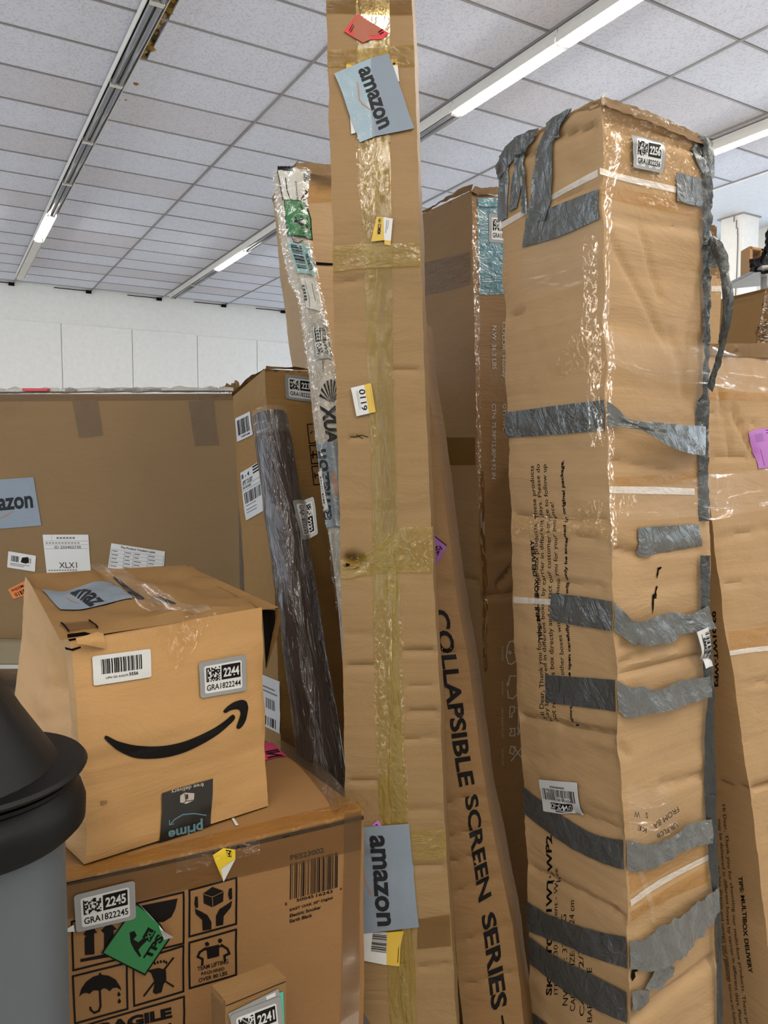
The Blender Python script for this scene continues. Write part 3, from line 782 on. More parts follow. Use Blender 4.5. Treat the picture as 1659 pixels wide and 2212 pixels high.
# team lift
pI([(820, 820), (885, 805), (885, 865), (825, 880)])
for sx, x0 in ((1, 0), (-1, 1712)):
    q = lambda pts: [(x0 + sx * p[0], p[1] + (0 if sx > 0 else -17)) for p in pts]
    pI(q([(810, 800), (822, 790), (834, 798), (832, 812), (818, 815)])); d.line(cI(*q([(815, 825), (785, 845), (775, 868), (800, 880), (798, 908)])), 5, 'ink'); d.line(cI(*q([(812, 830), (845, 838), (840, 850)])), 3.5, 'ink')
for (t_, q) in (('TEAM LIFTING', [(772, 920), (930, 880), (932, 902), (774, 942)]), ('REQUIRED', [(793, 948), (912, 920), (912, 940), (793, 966)]), ('OVER 80 LBS', [(778, 980), (925, 940), (928, 960), (780, 1000)])):
    d.textpx(cI(*q), t_, 'ink', 0, .02)
d.textpx(cI((210, 1225), (640, 1125), (645, 1180), (212, 1285)), 'FRAGILE', 'ink', 0, .06)
d.textpx(cI((300, 1282), (640, 1205), (645, 1250), (300, 1330)), 'HANDLE WITH CARE', 'ink', 0, .04)
d.textpx(cI((1248, 350), (1420, 308), (1422, 335), (1250, 376)), 'PES23002', 'ink', 0, .03)
f = d.quad(cI((1248, 392), (1498, 332), (1498, 525), (1246, 590))); d.bars(f, 0, 0, 1, .93, 30, 'ink', 0, 5)
d.textpx(cI((1222, 592), (1232, 590), (1232, 605), (1222, 607)), '8', 'ink', 0); d.textpx(cI((1280, 572), (1368, 550), (1369, 566), (1281, 588)), '50045', 'ink', 0)
d.textpx(cI((1380, 547), (1465, 525), (1466, 541), (1381, 563)), '16243', 'ink', 0); d.textpx(cI((1503, 515), (1513, 512), (1513, 526), (1503, 529)), '6', 'ink', 0)
for (t_, q) in (('EAST OAK 30" Digital', [(1246, 622), (1466, 558), (1466, 576), (1246, 640)]), ('Electric Smoker', [(1246, 650), (1406, 605), (1406, 622), (1246, 668)]), ('Earth Black', [(1246, 678), (1362, 645), (1362, 663), (1246, 696)])):
    d.textpx(cI(*q), t_, 'ink', 0, .03)
d.done('printing', smoker, 'black printed handling symbols, barcode and lettering')
inventory_label(SF, smoker, cI((140, 548), (452, 472), (458, 668), (152, 740)), '2245', seed=5, off=.0035)
d = Decal(SF, .0022)
f = d.quad(cI((462, 590), (648, 765), (500, 960), (280, 845)))
gp = cI((462, 590), (530, 640), (585, 700), (632, 775), (505, 962), (280, 845)); d.poly(gp, 'ink', 0); d.poly(cI((462, 600), (528, 650), (580, 705), (622, 775), (503, 950), (292, 843)), 'green', .0003)
d.poly(cI((425, 740), (450, 732), (462, 755), (445, 775), (470, 790), (505, 760), (520, 775), (480, 815), (470, 830), (485, 860), (475, 865), (450, 830), (430, 790)), 'ink', .0006)
d.poly(cI((520, 712), (560, 735), (530, 790), (490, 765)), 'ink', .0006); d.textpx(cI((502, 770), (530, 722), (552, 735), (525, 782)), 'XL', 'green', .0009, .03)
d.textpx(cI((492, 868), (570, 745), (605, 765), (530, 880)), 'TPS', 'ink', .0006, .05)
d.done('green_sticker', smoker, 'green diamond shaped sticker with black figure and lettering')
strip(SF, cI((475, 592), (535, 640), (590, 700), (650, 762)), cI((480, 600), (560, 665), (575, 700), (600, 775)), 'white', 'sticker_corner', smoker, .004, offs=[0, .012, .014, 0], label='curled white corner of the green sticker')
d = Decal(SF, .003); d.poly(cI((850, 345), (905, 310), (965, 318), (965, 362), (905, 480)), 'bright_yellow', 0); d.poly(cI((965, 362), (890, 415), (905, 480)), 'white', .0008); d.poly(cI((915, 318), (945, 322), (945, 355), (925, 350)), 'ink', .0005)
d.textpx(cI((942, 350), (918, 345), (921, 324), (944, 328)), '12', 'bright_yellow', .0008, .03); d.done('yellow_sticker', smoker, 'small yellow sticker curling at its tip')
d = Decal(SF, .0026); d.poly(cI((62, 745), (140, 700), (145, 735), (100, 738)), 'white', 0); d.done('torn_paper', smoker, 'torn scrap of white paper')
d = Decal(T, .0016)
d.poly(cQ((140, 1140), (265, 1132), (315, 1180), (435, 1300), (150, 1360)), 'pink', 0)
d.textpx(cQ((400, 1300), (330, 1215), (180, 1245), (215, 1330)), 'NI', 'ink', .0004, .04); d.poly(cI((948, 165), (960, 162), (985, 200), (970, 204)), 'white', .0002)
d.done('pink_sticker', smoker, 'bright pink sticker with black letters')

# ---- 2. the smile carton on top of it
BLp, BRp = PZ(182, 1867, ZS + .004), PZ(580, 1740, ZS + .004)
TLp, TRp = P(150, 1385, 1.10), P(565, 1312, 1.30)
smile = thing('smile_carton', 'battered tan carton printed with a black curved arrow, standing on the symbol carton', 'box')
bl2 = P(55, 1245, 1.50); br2 = P(400, 1232, 1.60)
back = Vector((-.20, .36, 0))
eFL = [TLp, P(163, 1500, 1.088), P(172, 1620, 1.07), P(190, 1800, 1.082), BLp]; eFR = [TRp, P(568, 1430, 1.295), P(572, 1600, 1.288), BRp, BRp + Vector((0, 0, -.0005))]
eBR = [TRp + (br2 - TRp) * .92, BRp + back * .8 + Vector((.0, 0, .2)), BRp + back * .8]; eBL = [bl2, P(45, 1420, 1.47), PZ(5, 1700, ZS + .002)]
nn = 4
eBR = lin_pts(eBR, 4); eBL = lin_pts(eBL, 4)
def smd(x, y): return .006 * N3(x * 6, y * 5, 3.3) + .002 * N3(x * 17, y * 15, 8) + .004 * math.exp(-((y - .17) / .12) ** 2)
def sml(x, y): return -.022 * math.exp(-((x - .30) / .07) ** 2) * math.exp(-((y - .13) / .10) ** 2) + .014 * N3(x * 7, y * 6, 5.3) + .003 * N3(x * 19, y * 19, 1)
def smt(x, y): return .013 * N3(x * 5, y * 5, 6.3) - .012 * math.exp(-((x - .17) / .02) ** 2) + .004 * N3(x * 16, y * 16, 2)
S2, T2, o = carton_body([eFL, eFR, eBR, eBL], M['card_orange'], smile, {0: smd, 3: sml, 1: noise_disp(.01, 5, 5, 2)}, seed=21, jit=.005, cell=.010, faces=(0, 1, 3), top=None,
    creases=[(3, (75, 1560), (150, 1548), .002, .008), (3, (80, 1485), (140, 1500), .003, .012), (3, (110, 1400), (105, 1490), .003, .012)])
F2 = S2[0]
# crumpled lid: two flaps meeting at a taped seam
lb, lf = [bl2 + Vector((0, 0, .004)), TLp + Vector((-.008, -.012, .004))], [br2 + Vector((0, 0, .012)), P(603, 1312, 1.325)]
Lr = lin_pts(lb, 26); Rr = lin_pts(lf, 26)
def lidf(x, y):
    v = .014 * N3(x * 6, y * 6, 6.3) + .009 * N3(x * 15, y * 13, 2) + .004 * N3(x * 35, y * 28, 4)
    v -= .016 * math.exp(-((x - (.155 + .10 * y)) / .016) ** 2) * (1 if y > .05 else y / .05)
    v += .010 * math.exp(-((y - .39) / .05) ** 2) * math.exp(-((x - .19) / .08) ** 2)
    return v
TT = Surf(Lr, Rr, .011, lidf, .006); TT.bake()
bm = bmesh.new(); uvl = bm.loops.layers.uv.new('UVMap'); TT.emit(bm, uvl)
bmesh.ops.solidify(bm, geom=bm.faces[:], thickness=.004)
bm_to('lid_flaps', bm, M['card_orange'], smile, True)
# sagging side flap that stands away from the right face
ribbon([P(607, 1316, 1.33), P(605, 1345, 1.333), P(596, 1385, 1.337), P(586, 1412, 1.337), P(575, 1445, 1.337)], [P(594, 1316, 1.338), P(594, 1345, 1.342), P(586, 1380, 1.345), P(578, 1410, 1.345), P(573, 1440, 1.340)],
       'card_orange', 'side_flap', smile, n=24, m=4, wob=.0015, thick=.003)
ribbon([P(566, 1316, 1.318), P(570, 1370, 1.318), P(574, 1442, 1.322)], [P(600, 1318, 1.352), P(590, 1385, 1.352), P(575, 1442, 1.345)], 'hole', 'flap_gap_shade', smile, n=10, m=3, thick=0, label='dark sheet painting the shade under the lifted flap')  # near black sheet: the shade behind the flap is put into its colour
# torn hole at the left end of the lid
d = Decal(F2, .0012)
d.poly(cH((375, 440), (470, 428), (520, 440), (470, 462), (415, 470), (378, 462)), 'hole', 0)
d.poly(cH((362, 512), (400, 522), (450, 508), (452, 518), (405, 534), (366, 526)), 'hole', 0)
d.done('torn_hole', smile, 'dark torn hole below the lid edge')
strip(F2, cH((410, 468), (470, 455), (530, 432), (575, 440)), cH((420, 495), (480, 505), (540, 515), (588, 520)), 'card_orange', 'torn_paper', smile, .003, offs=[.01, .014, .006, .001], wob=.004, seed=2, label='torn curl of cardboard liner')
strip(TT, cH((345, 385), (420, 378), (510, 372)), cH((385, 432), (450, 420), (548, 412)), 'tape_b', 'packing_tape', smile, .002, m=4)
d = Decal(TT, .003); d.line(cH((345, 388), (385, 432)), 4, 'hole'); d.line(cH((500, 372), (546, 412)), 4, 'hole'); d.done('ink_marks', smile, 'black printed bars on the lid')
# smile arrow
d = Decal(F2, .0012)
d.blob(cH((600, 1010), (650, 1035), (700, 1050), (760, 1062), (860, 1068), (960, 1058), (1060, 1030), (1180, 975), (1250, 930), (1295, 893), (1308, 893), (1314, 905), (1300, 930), (1220, 1000), (1120, 1060), (1020, 1105), (920, 1130), (820, 1137), (740, 1128), (660, 1090), (610, 1050), (585, 1025), (586, 1012)), 'ink', 0)
d.blob(cH((1250, 868), (1275, 842), (1310, 820), (1350, 808), (1375, 815), (1385, 835), (1387, 860), (1375, 920), (1355, 955), (1335, 970), (1322, 960), (1335, 920), (1345, 885), (1338, 865), (1320, 860), (1290, 866), (1265, 880), (1252, 878)), 'ink', 0)
d.done('printed_arrow', smile, 'black printed smile shaped arrow')
d = Decal(F2, .0022); f = d.quad(cH((514, 565), (840, 522), (845, 680), (522, 730)))
d.rect(f, 0, 0, 1, 1, 'white', 0, .05); d.bars(f, .14, .15, .84, .66, 26, 'ink', .0004, 8)
d.text(f, 'LPN GS AA575', .21, .76, .58, .83, 'ink', .0004, .01); d.text(f, '5556', .60, .72, .76, .83, 'ink', .0004, .03); d.done('barcode_label', smile, 'white barcode label with the number 5556')
inventory_label(F2, smile, cH((1107, 600), (1372, 553), (1378, 755), (1118, 800)), '2244', seed=9, off=.0028)
d = Decal(F2, .0018); f = d.quad([(454, 1781), (343, 1819), (349, 1713), (459, 1681)])   # turned upside down
d.rect(f, 0, 0, 1, 1, 'black_tape', 0)
d.textpx(cH((1135, 1548), (940, 1588), (938, 1525), (1130, 1468)), 'prime', 'prime_blue', .0005, .03)
d.line(cH((1150, 1452), (1080, 1442), (1020, 1448), (975, 1475), (948, 1505)), 2.6, 'prime_blue', .0005); d.line(cH((945, 1480), (945, 1506), (968, 1500)), 2.2, 'prime_blue', .0005)
d.textpx(cH((1138, 1290), (955, 1335), (952, 1305), (1136, 1262)), 'free delivery', 'ink_grey', .0005, .01)
d.poly(cH((1005, 1342), (1030, 1325), (1085, 1328), (1082, 1368), (1040, 1388), (1005, 1380)), 'ink_grey', .0005); d.line(cH((1030, 1330), (1038, 1372), (1082, 1366)), 1.5, 'black_tape', .0008); d.line(cH((1020, 1385), (1038, 1372)), 1.5, 'black_tape', .0008)
d.poly(cH((1036, 1335), (1050, 1333), (1050, 1360), (1038, 1362)), 'black_tape', .0008)
d.done('printed_tape', smile, 'black printed tape with pale blue lettering upside down')
d = Decal(TT, .0025); q = cH((235, 198), (620, 160), (745, 245), (340, 310)); f = d.quad(q); d.rect(f, 0, 0, 1, 1, 'amz', 0)
d.textpx(cH((440, 198), (590, 264), (508, 298), (390, 222)), 'amaz', 'amz_ink', .0006, .03)
d.line(cH((375, 240), (400, 262), (440, 275)), 2.5, 'amz_orange', .0004); d.done('branded_tape_label', smile, 'grey blue printed tape label over the lid seam')
d = Decal(TT, .0012); d.blob(cH((635, 125), (660, 130), (730, 185), (805, 238), (790, 248), (740, 232), (690, 185)), 'hole', 0); d.blob(cH((850, 230), (900, 234), (985, 268), (960, 272), (900, 252)), 'hole', 0); d.done('seam_gap_shade', smile, 'dark strips painting the shaded gap along the lid seam')  # flat dark shapes stand for the shade between the lid flaps
strip(TT, cH((470, 62), (620, 170), (760, 270), (900, 330)), cH((650, 58), (800, 160), (1000, 270), (1180, 315)), 'clear', 'packing_tape', smile, .005, wob=.004, seed=7)
strip(F2, cH((870, 400), (875, 450), (900, 520)), cH((1120, 350), (1100, 500), (990, 660)), 'crinkle', 'packing_tape', smile, .003, wob=.004, seed=8, label='crinkled clear tape hanging over the front')
strip(F2, cH((960, 345), (1100, 330), (1220, 312)), cH((980, 500), (1100, 510), (1150, 400)), 'crinkle', 'packing_tape', smile, .005, wob=.006, seed=9, label='crinkled clear tape on the lid edge')
0 and strip(S2[3], cH((240, 290), (225, 500), (190, 700)), cH((340, 380), (330, 520), (270, 760)), 'tape_o', 'packing_tape', smile, .004, wob=.004, seed=10)
d = Decal(F2, .001); d.poly(cH((560, 1375), (600, 1370), (598, 1388), (570, 1398)), 'card_dark', 0); d.done('scuff', smile, 'small brown scuff')

# ---- 3. huge flat carton at the back left
big = thing('flat_carton', 'huge smooth brown carton at the left with a grey blue tape label', 'box')
yB = 2.25
zt, zb = P(250, 850, yB).z, P(250, 1383, yB).z
XL, XR = P(-250, 850, yB + .04).x, P(512, 850, yB).x
e = lambda x, y: [Vector((x, y, zt)), Vector((x, y, zb))]
S3, T3, o = carton_body([e(XL, yB + .03), e(XR, yB), e(XR, yB + .30), e(XL, yB + .33)], M['card_flat'], big, {0: noise_disp(.004, 2, 2, 4)}, cell=.02, seed=31, faces=(0, 1), creases=[(0, (10, 901), (55, 901), .004, .008)])
G3 = S3[0]
strip(G3, [(-200, 853), (200, 852), (508, 850)], [(-200, 868), (200, 866), (508, 864)], 'tape_b', 'packing_tape', big, .001, m=2)
strip(G3, cF((418, 232), (440, 350), (458, 446)), cF((565, 232), (582, 330), (598, 430)), 'tape_b', 'packing_tape', big, .0015, jag=.02, label='brown tape piece hanging from the top edge')
strip(G3, cF((1088, 232), (1108, 370), (1125, 490)), cF((1235, 226), (1250, 370), (1267, 486)), 'tape_b', 'packing_tape', big, .0015, jag=.02, label='brown tape piece hanging near the right end')
d = Decal(G3, .002); f = d.quad([(-112, 1043), (73, 1031), (90, 1135), (-100, 1150)]); d.rect(f, 0, 0, 1, 1, 'amz', 0)
d.textpx([(-52, 1082), (70, 1070), (73, 1097), (-50, 1108)], 'amazon', 'amz_ink', .0005, .03)
d.line([(-40, 1110), (-10, 1122), (12, 1115), (26, 1105)], 3, 'amz_orange', .0005); d.done('branded_tape_label', big, 'grey blue printed tape label')
d = Decal(G3, .002); f = d.quad(cF((50, 1098), (210, 1125), (204, 1217), (43, 1192))); d.rect(f, 0, 0, 1, 1, 'white', 0, .04)
d.bars(f, .12, .22, .42, .58, 12, 'ink', .0004, 3); d.bars(f, .74, .22, .84, .55, 4, 'ink', .0004, 5)
d.poly(cF((130, 1135), (165, 1132), (168, 1165), (150, 1170), (122, 1162)), 'ink', .0007); d.rect(f, .1, .68, .8, .72, 'greyink', .0004); d.rect(f, .1, .78, .6, .82, 'greyink', .0004); d.done('barcode_label', big, 'small white label with a blacked out patch')
d = Decal(G3, .002); f = d.quad(cF((248, 1003), (512, 1003), (527, 1222), (272, 1226))); d.rect(f, 0, 0, 1, 1, 'white', 0, .02)
for y in (.16, .26, .36, .985): d.rect(f, .02, y, .98, y + .006, 'greyink', .0004)
d.rect(f, .19, 0.02, .195, .16, 'greyink', .0004); d.text(f, 'ID 250402730', .24, .29, .82, .36, 'ink', .0004, 0); d.text(f, 'XLX1', .30, .72, .70, .87, 'ink', .0004, 0)
for k in range(6): d.rect(f, .30 + k * .07, .06, .35 + k * .07, .11, 'greyink', .0004)
for k in range(11): d.rect(f, .05 + k * .07, .20, .095 + k * .07, .23, 'greyink', .0004); d.rect(f, .05 + k * .06, .91, .09 + k * .06, .94, 'greyink', .0004)
d.done('shipping_label', big, 'white label reading XLX1')
d = Decal(G3, .002); f = d.quad(cF((645, 1052), (955, 1100), (945, 1240), (625, 1195))); d.rect(f, 0, 0, 1, 1, 'white', 0)
d.text(f, 'The Product Tracking Lable', .18, .06, .82, .17, 'ink', .0004, .02)
for k in range(6): d.rect(f, .02, .22 + k * .15, .98, .228 + k * .15, 'greyink', .0004)
for x in (.02, .26, .43, .69, .975): d.rect(f, x, .22, x + .005, .98, 'greyink', .0004)
rr = random.Random(3)
for k in range(5):
    for x in (.04, .28, .45, .71): d.rect(f, x, .27 + k * .15, x + rr.uniform(.08, .13), .31 + k * .15, 'greyink', .0004)
d.done('tracking_label', big, 'white table label reading The Product Tracking Lable')
d = Decal(G3, .0022); q = cF((48, 1320), (160, 1262), (215, 1330), (80, 1375)); d.poly(q, 'orange', 0); f = d.quad(q); d.bars(f, .15, .52, .95, .88, 8, 'ink', .0004, 2); d.text(f, 'PHD5MuF', .12, .15, .85, .38, 'ink', .0004, .02); d.done('orange_sticker', big, 'small orange sticker')
# wrapped roll and red strip lying on it
rl = bmesh.new(); uvl = rl.loops.layers.uv.new('UVMap')
pp = smooth_pts([Vector((XL, yB + .05, zt + .006)), Vector((-.9, yB + .04, zt + .009)), Vector((-.62, yB + .05, zt + .012)), Vector((XR - .02, yB + .06, zt + .012))], 70)
prev = None
for i, p in enumerate(pp):
    ring = []
    for j in range(7):
        a = 2 * math.pi * j / 7; r_ = .008 + .005 * N3(i * .5, j * 2.1, 2)
        ring.append(rl.verts.new(p + Vector((0, math.cos(a) * r_ * 2, math.sin(a) * r_ + r_ * .4))))
    if prev:
        for j in range(7): rl.faces.new((prev[j], prev[(j + 1) % 7], ring[(j + 1) % 7], ring[j]))
    prev = ring
k = NT('crumpled_cloudy_film'); k.b.inputs['Base Color'].default_value = (.42, .40, .36, 1); k.b.inputs['Roughness'].default_value = .15; k.b.inputs['Alpha'].default_value = .8
k.l.new(k.bump(k.noise(k.obj(), 60, 4, .6, 1), 1, .01), k.b.inputs['Normal']); M['cloudy'] = k.m
wf = bm_to('film_roll', rl, M['cloudy'], None, True); tag(wf, 'crumpled clear wrapping lying along the top of the huge flat carton', 'plastic wrap')
box_obj('red_sticker', Vector((P(72, 845, yB).x, yB + .02, zt + .012)), (.036, .012, .004), M['red'], wf)['label'] = 'red strip of tape'
# pallet under the flat carton
pal = thing('pallet', 'grey wooden pallet under the huge flat carton', 'pallet')
cx = (XL + XR) / 2; hw = (XR - XL) / 2
for k in range(5): box_obj('deck_board', (cx - .0, yB + .02 + k * .085, zb - .036 - .0), (hw, .036, .035), M['pallet'], pal, bevel=.004)
for k in range(3): box_obj('stringer', (XL + .1 + k * (hw - .1), yB + .22, zb - .125), (.05, .2, .052), M['pallet'], pal, bevel=.004)
box_obj('bottom_board', (cx, yB + .08, zb - .19), (hw, .05, .012), M['pallet'], pal)
under = thing('supporting_carton', 'dark brown carton holding up the pallet behind the bin', 'box')
zb2 = zb - .205; e = lambda x, y: [Vector((x, y, zb2)), Vector((x, y, 0))]
carton_body([e(XL, yB + .05), e(XR - .03, yB + .05), e(XR - .03, yB + .42), e(XL, yB + .42)], M['card_dark'], under, {}, cell=.05, seed=41, faces=(0,))

# ---- 4. upright carton with inventory label, behind the plastic wrapped tube
e0 = vline([(503, 856, 2.10), (514, 1040, 2.08), (525, 1230, 2.05), (540, 1590, 2.0)]); e1 = vline([(572, 797, 1.85), (583, 1000, 1.84), (594, 1300, 1.81), (606, 1590, 1.77)])
e2 = vline([(765, 808, 1.985), (768, 1000, 1.98), (772, 1300, 1.95), (780, 1590, 1.9)])
e3 = [p + (e0[i] - e1[i]) for i, p in enumerate(e2)]
# ring starts at the front face
up = thing('upright_carton', 'open topped brown carton behind the plastic wrapped tube', 'box')
S4, T4, o = carton_body([e1, e2, e3, e0], M['card_dark'], up, {0: noise_disp(.005, 4, 3, 3), 3: noise_disp(.006, 4, 3, 8)}, cell=.014, seed=51, jit=.004, faces=(0, 3),
    creases=[(3, (500, 900), (590, 880), .002, .01), (0, (600, 1150), (735, 1180), .003, .006), (0, (690, 1260), (760, 1255), .004, .004)])
f4, l4 = S4[0], S4[3]
for nm_, a, b, c_, dd in (('top_flap', P(500, 850, 2.10), P(570, 795, 1.855), P(578, 806, 1.90), P(503, 862, 2.14)), ('top_flap', P(572, 797, 1.845), P(768, 806, 1.985), P(765, 800, 2.03), P(575, 793, 1.89))):
    ribbon([a, a.lerp(b, .5) + Vector((0, 0, .006)), b], [dd, dd.lerp(c_, .5), c_], 'card_dark', nm_, up, n=16, m=3, wob=.006, thick=.006, seed=len(nm_))
inventory_label(f4, up, cG((510, 115), (795, 150), (797, 372), (520, 335)), '2231', seed=4)
d = Decal(l4, .002); f = d.quad(cG((80, 508), (210, 443), (238, 650), (97, 716))); d.rect(f, 0, 0, 1, 1, 'white', 0, .04); d.bars(f, .12, .14, .88, .78, 22, 'ink', .0005, 12); d.text(f, 'NUM77H6MF', .3, .84, .85, .91, 'ink', .0005, .02); d.done('barcode_label', up, 'white barcode label on the left face')
d = Decal(l4, .002); f = d.quad(cG((125, 990), (300, 880), (350, 1310), (176, 1410))); d.rect(f, 0, 0, 1, 1, 'white', 0)
d.text(f, 'B - 4', .05, .06, .42, .15, 'ink', .0005, .02); d.text(f, 'UPST DLSBT', .05, .20, .55, .29, 'ink', .0005, .01); d.text(f, 'UPS GROUND', .05, .33, .45, .37, 'ink', .0005, .02)
for y in (.02, .08, .14): d.rect(f, .60, y, .9, y + .03, 'ink', .0005)
d.rect(f, 0, .31, 1, .315, 'ink', .0005); d.rect(f, 0, .40, 1, .405, 'ink', .0005); d.bars(f, .08, .45, .92, .68, 22, 'ink', .0005, 22)
for y in (.72, .80, .86): d.rect(f, .1, y, .6, y + .015, 'greyink', .0005)
d.done('shipping_label', up, 'white shipping label partly hidden by the tube')
d = Decal(l4, .0022); f = d.quad([(556, 1452), (606, 1472), (606, 1585), (556, 1560)]); d.rect(f, 0, 0, 1, 1, 'white', 0)
d.bars(f, .4, .42, .8, .62, 9, 'greyink', .0005, 3); d.bars(f, .1, .78, .9, .95, 10, 'ink', .0005, 5); d.rect(f, .2, .2, .8, .23, 'greyink', .0005); d.rect(f, .2, .28, .9, .31, 'greyink', .0005); d.done('shipping_label', up, 'pale label low on the left face')
d = Decal(f4, .001)
for q in ([(710, 560), (830, 552), (838, 718), (728, 728)], [(730, 748), (840, 740), (850, 900), (748, 908)], [(750, 932), (860, 925), (870, 1085), (768, 1095)]): d.line(cG(*q), 2.2, 'ink', 0, True)
d.line(cG((738, 640), (752, 625), (775, 625)), 2, 'ink'); d.line(cG((760, 800), (760, 860)), 3, 'ink'); d.line(cG((800, 790), (800, 860)), 3, 'ink'); d.line(cG((745, 830), (820, 822)), 3, 'ink'); d.line(cG((775, 990), (780, 1035)), 2.4, 'ink'); d.line(cG((777, 1012), (830, 1005)), 2.4, 'ink')
d.done('printing', up, 'black outlined handling symbols')
strip(l4, [(570, 803), (578, 850), (583, 905)], [(577, 800), (588, 850), (590, 905)], 'tape_o', 'packing_tape', up, .002) if False else None

# ---- 5. tall carton leaning at the back, behind the plastic sleeve
e1 = vline([(640, 362, 2.35), (655, 560, 2.34), (672, 795, 2.32)]); e2 = vline([(800, 385, 2.50), (810, 560, 2.48), (820, 795, 2.46)])
e0 = vline([(590, 432, 2.70), (606, 600, 2.69), (632, 797, 2.66)]); e3 = [p + (e0[i] - e1[i]) for i, p in enumerate(e2)]
lean = thing('leaning_carton', 'tall tan carton with a crushed top behind the plastic sleeve', 'box')
S5, T5, o = carton_body([e1, e2, e3, e0], M['card'], lean, {0: noise_disp(.008, 4, 4, 3), 3: noise_disp(.008, 4, 4, 6)}, cell=.02, seed=61, jit=.006, faces=(0, 3),
    creases=[(0, (680, 408), (716, 405), .006, .006), (0, (670, 568), (718, 572), .010, .006), (3, (610, 620), (650, 600), .006, .006), (3, (615, 690), (655, 665), .005, .006), (0, (690, 645), (718, 646), .004, .005)])
ribbon([P(588, 440, 2.70), P(600, 405, 2.60), P(640, 350, 2.34)], [P(592, 418, 2.72), P(606, 392, 2.62), P(646, 347, 2.36)], 'card', 'top_flap', lean, n=14, m=3, wob=.01, thick=.008)
ribbon([P(640, 352, 2.335), P(680, 352, 2.36), P(760, 362, 2.42), P(802, 370, 2.48)], [P(640, 368, 2.33), P(680, 376, 2.35), P(760, 384, 2.41), P(802, 390, 2.47)], 'card', 'top_flap', lean, n=16, m=4, wob=.008, thick=.006, seed=3)
strip(S5[0], [(652, 398), (690, 396), (720, 396)], [(656, 440), (690, 438), (722, 436)], 'tape_o', 'packing_tape', lean, .002, wob=.002)
d = Decal(S5[0], .003); d.poly([(674, 566), (718, 569), (718, 574), (690, 573), (672, 572)], 'hole', 0); d.done('slot', lean, 'dark slit across the carton')

# ---- 6. tallest carton in the middle
eL = [(703, -60, 1.64), (706, 60, 1.61), (712, 300, 1.555), (718, 470, 1.51), (721, 700, 1.49), (726, 860, 1.47), (733, 1100, 1.45), (736, 1235, 1.44), (742, 1500, 1.40), (745, 1700, 1.375), (752, 2000, 1.35), (758, 2212, 1.335)]
eR = [(886, -60, 1.645), (893, 60, 1.615), (901, 300, 1.56), (907, 473, 1.515), (914, 700, 1.495), (921, 897, 1.475), (930, 1100, 1.455), (935, 1235, 1.445), (951, 1500, 1.405), (958, 1715, 1.38), (974, 2010, 1.352), (986, 2212, 1.337)]
def vl2(pts):
    w = [P(*p) for p in pts]; d_ = w[-1] - w[-3]; w.append(w[-1] + d_ * (-w[-1].z / d_.z)); w[-1].y = max(w[-1].y, 1.31); return w
e0, e1 = vl2(eL), vl2(eR); dv = Vector((.012, .095, 0))
ctr = thing('column_carton', 'tallest narrow tan carton sealed lengthwise with yellow tape, in the centre', 'box')
cr = [(0, (745, 1440), (812, 1438), .004, .0045), (0, (872, 1408), (948, 1404), .0045, .0045), (0, (878, 1540), (952, 1537), .004, .004), (0, (872, 1597), (955, 1592), .004, .004), (0, (745, 1689), (815, 1688), .003, .004),
      (0, (880, 1752), (958, 1748), .003, .005), (0, (895, 1873), (965, 1870), .003, .005), (0, (905, 2090), (978, 2084), .003, .004), (0, (846, 797), (905, 800), .0025, .004), (0, (726, 612), (790, 600), .0025, .005), (0, (765, 1205), (778, 1212), .012, .008), (0, (748, 1204), (760, 1208), .012, .006), (0, (755, 945), (795, 942), .003, .003), (0, (745, 1370), (800, 1372), .002, .004), (0, (880, 1483), (950, 1480), .002, .004), (0, (746, 1850), (790, 1840), .002, .005)]
S6, T6, o = carton_body([e0, e1, shift(e1, dv), shift(e0, dv)], M['card_centre'], ctr, {0: lambda x, y: .0025 * N3(x * 8, y * 5, 3) + .0006 * N3(x * 10, y * 60, 5) - .0015 * math.exp(-((x - .09) / .003) ** 2)}, cell=.0066, seed=71, jit=.0025, faces=(0, 1), creases=cr)
C = S6[0]
strip(C, [(768, -50), (770, 150), (772, 300), (782, 470), (788, 610), (797, 900), (805, 1230), (808, 1450), (817, 1690), (836, 2080), (842, 2212)], [(842, -50), (842, 150), (843, 300), (846, 470), (847, 610), (852, 900), (862, 1230), (868, 1450), (878, 1690), (897, 2080), (901, 2212)], 'tape_y', 'packing_tape', ctr, .001, label='long yellow packing tape down the front')
strip(C, [(806, 60), (808, 300), (812, 470), (815, 700), (818, 900), (826, 1150)], [(843, 60), (842, 300), (846, 470), (847, 700), (850, 900), (858, 1150)], 'tape_y2', 'packing_tape', ctr, .0018)
strip(C, cB((272, 1200), (275, 1350), (285, 1550), (300, 1700), (330, 1900), (300, 2100)), cB((425, 1200), (425, 1350), (430, 1550), (435, 1700), (440, 1900), (440, 2100)), 'crinkle', 'packing_tape', ctr, .0028, wob=.0022, seed=3, label='glossy clear tape with bright glints')
strip(C, cA((620, 790), (800, 770), (1000, 770), (1340, 760)), cA((625, 1000), (850, 975), (1050, 965), (1348, 955)), 'tape_y', 'packing_tape', ctr, .0032, wob=.001)
strip(C, cA((850, 1040), (985, 1030)), cA((852, 1090), (985, 1085)), 'crinkle', 'packing_tape', ctr, .0040, wob=.003, seed=6)
strip(C, [(706, 2), (800, 0), (890, 0)], [(706, 30), (800, 33), (891, 33)], 'tape_b', 'packing_tape', ctr, .0018)
strip(C, [(708, 110), (800, 106), (893, 98)], [(709, 146), (800, 146), (896, 145)], 'tape_y2', 'packing_tape', ctr, .0026)
strip(C, cJ((132, 40), (400, -60), (600, -215), (865, -225)), cJ((140, 190), (400, 150), (600, 135), (868, 132)), 'tape_y', 'packing_tape', ctr, .0030, wob=.003, seed=5, label='wide yellow tape wrapped across the carton')
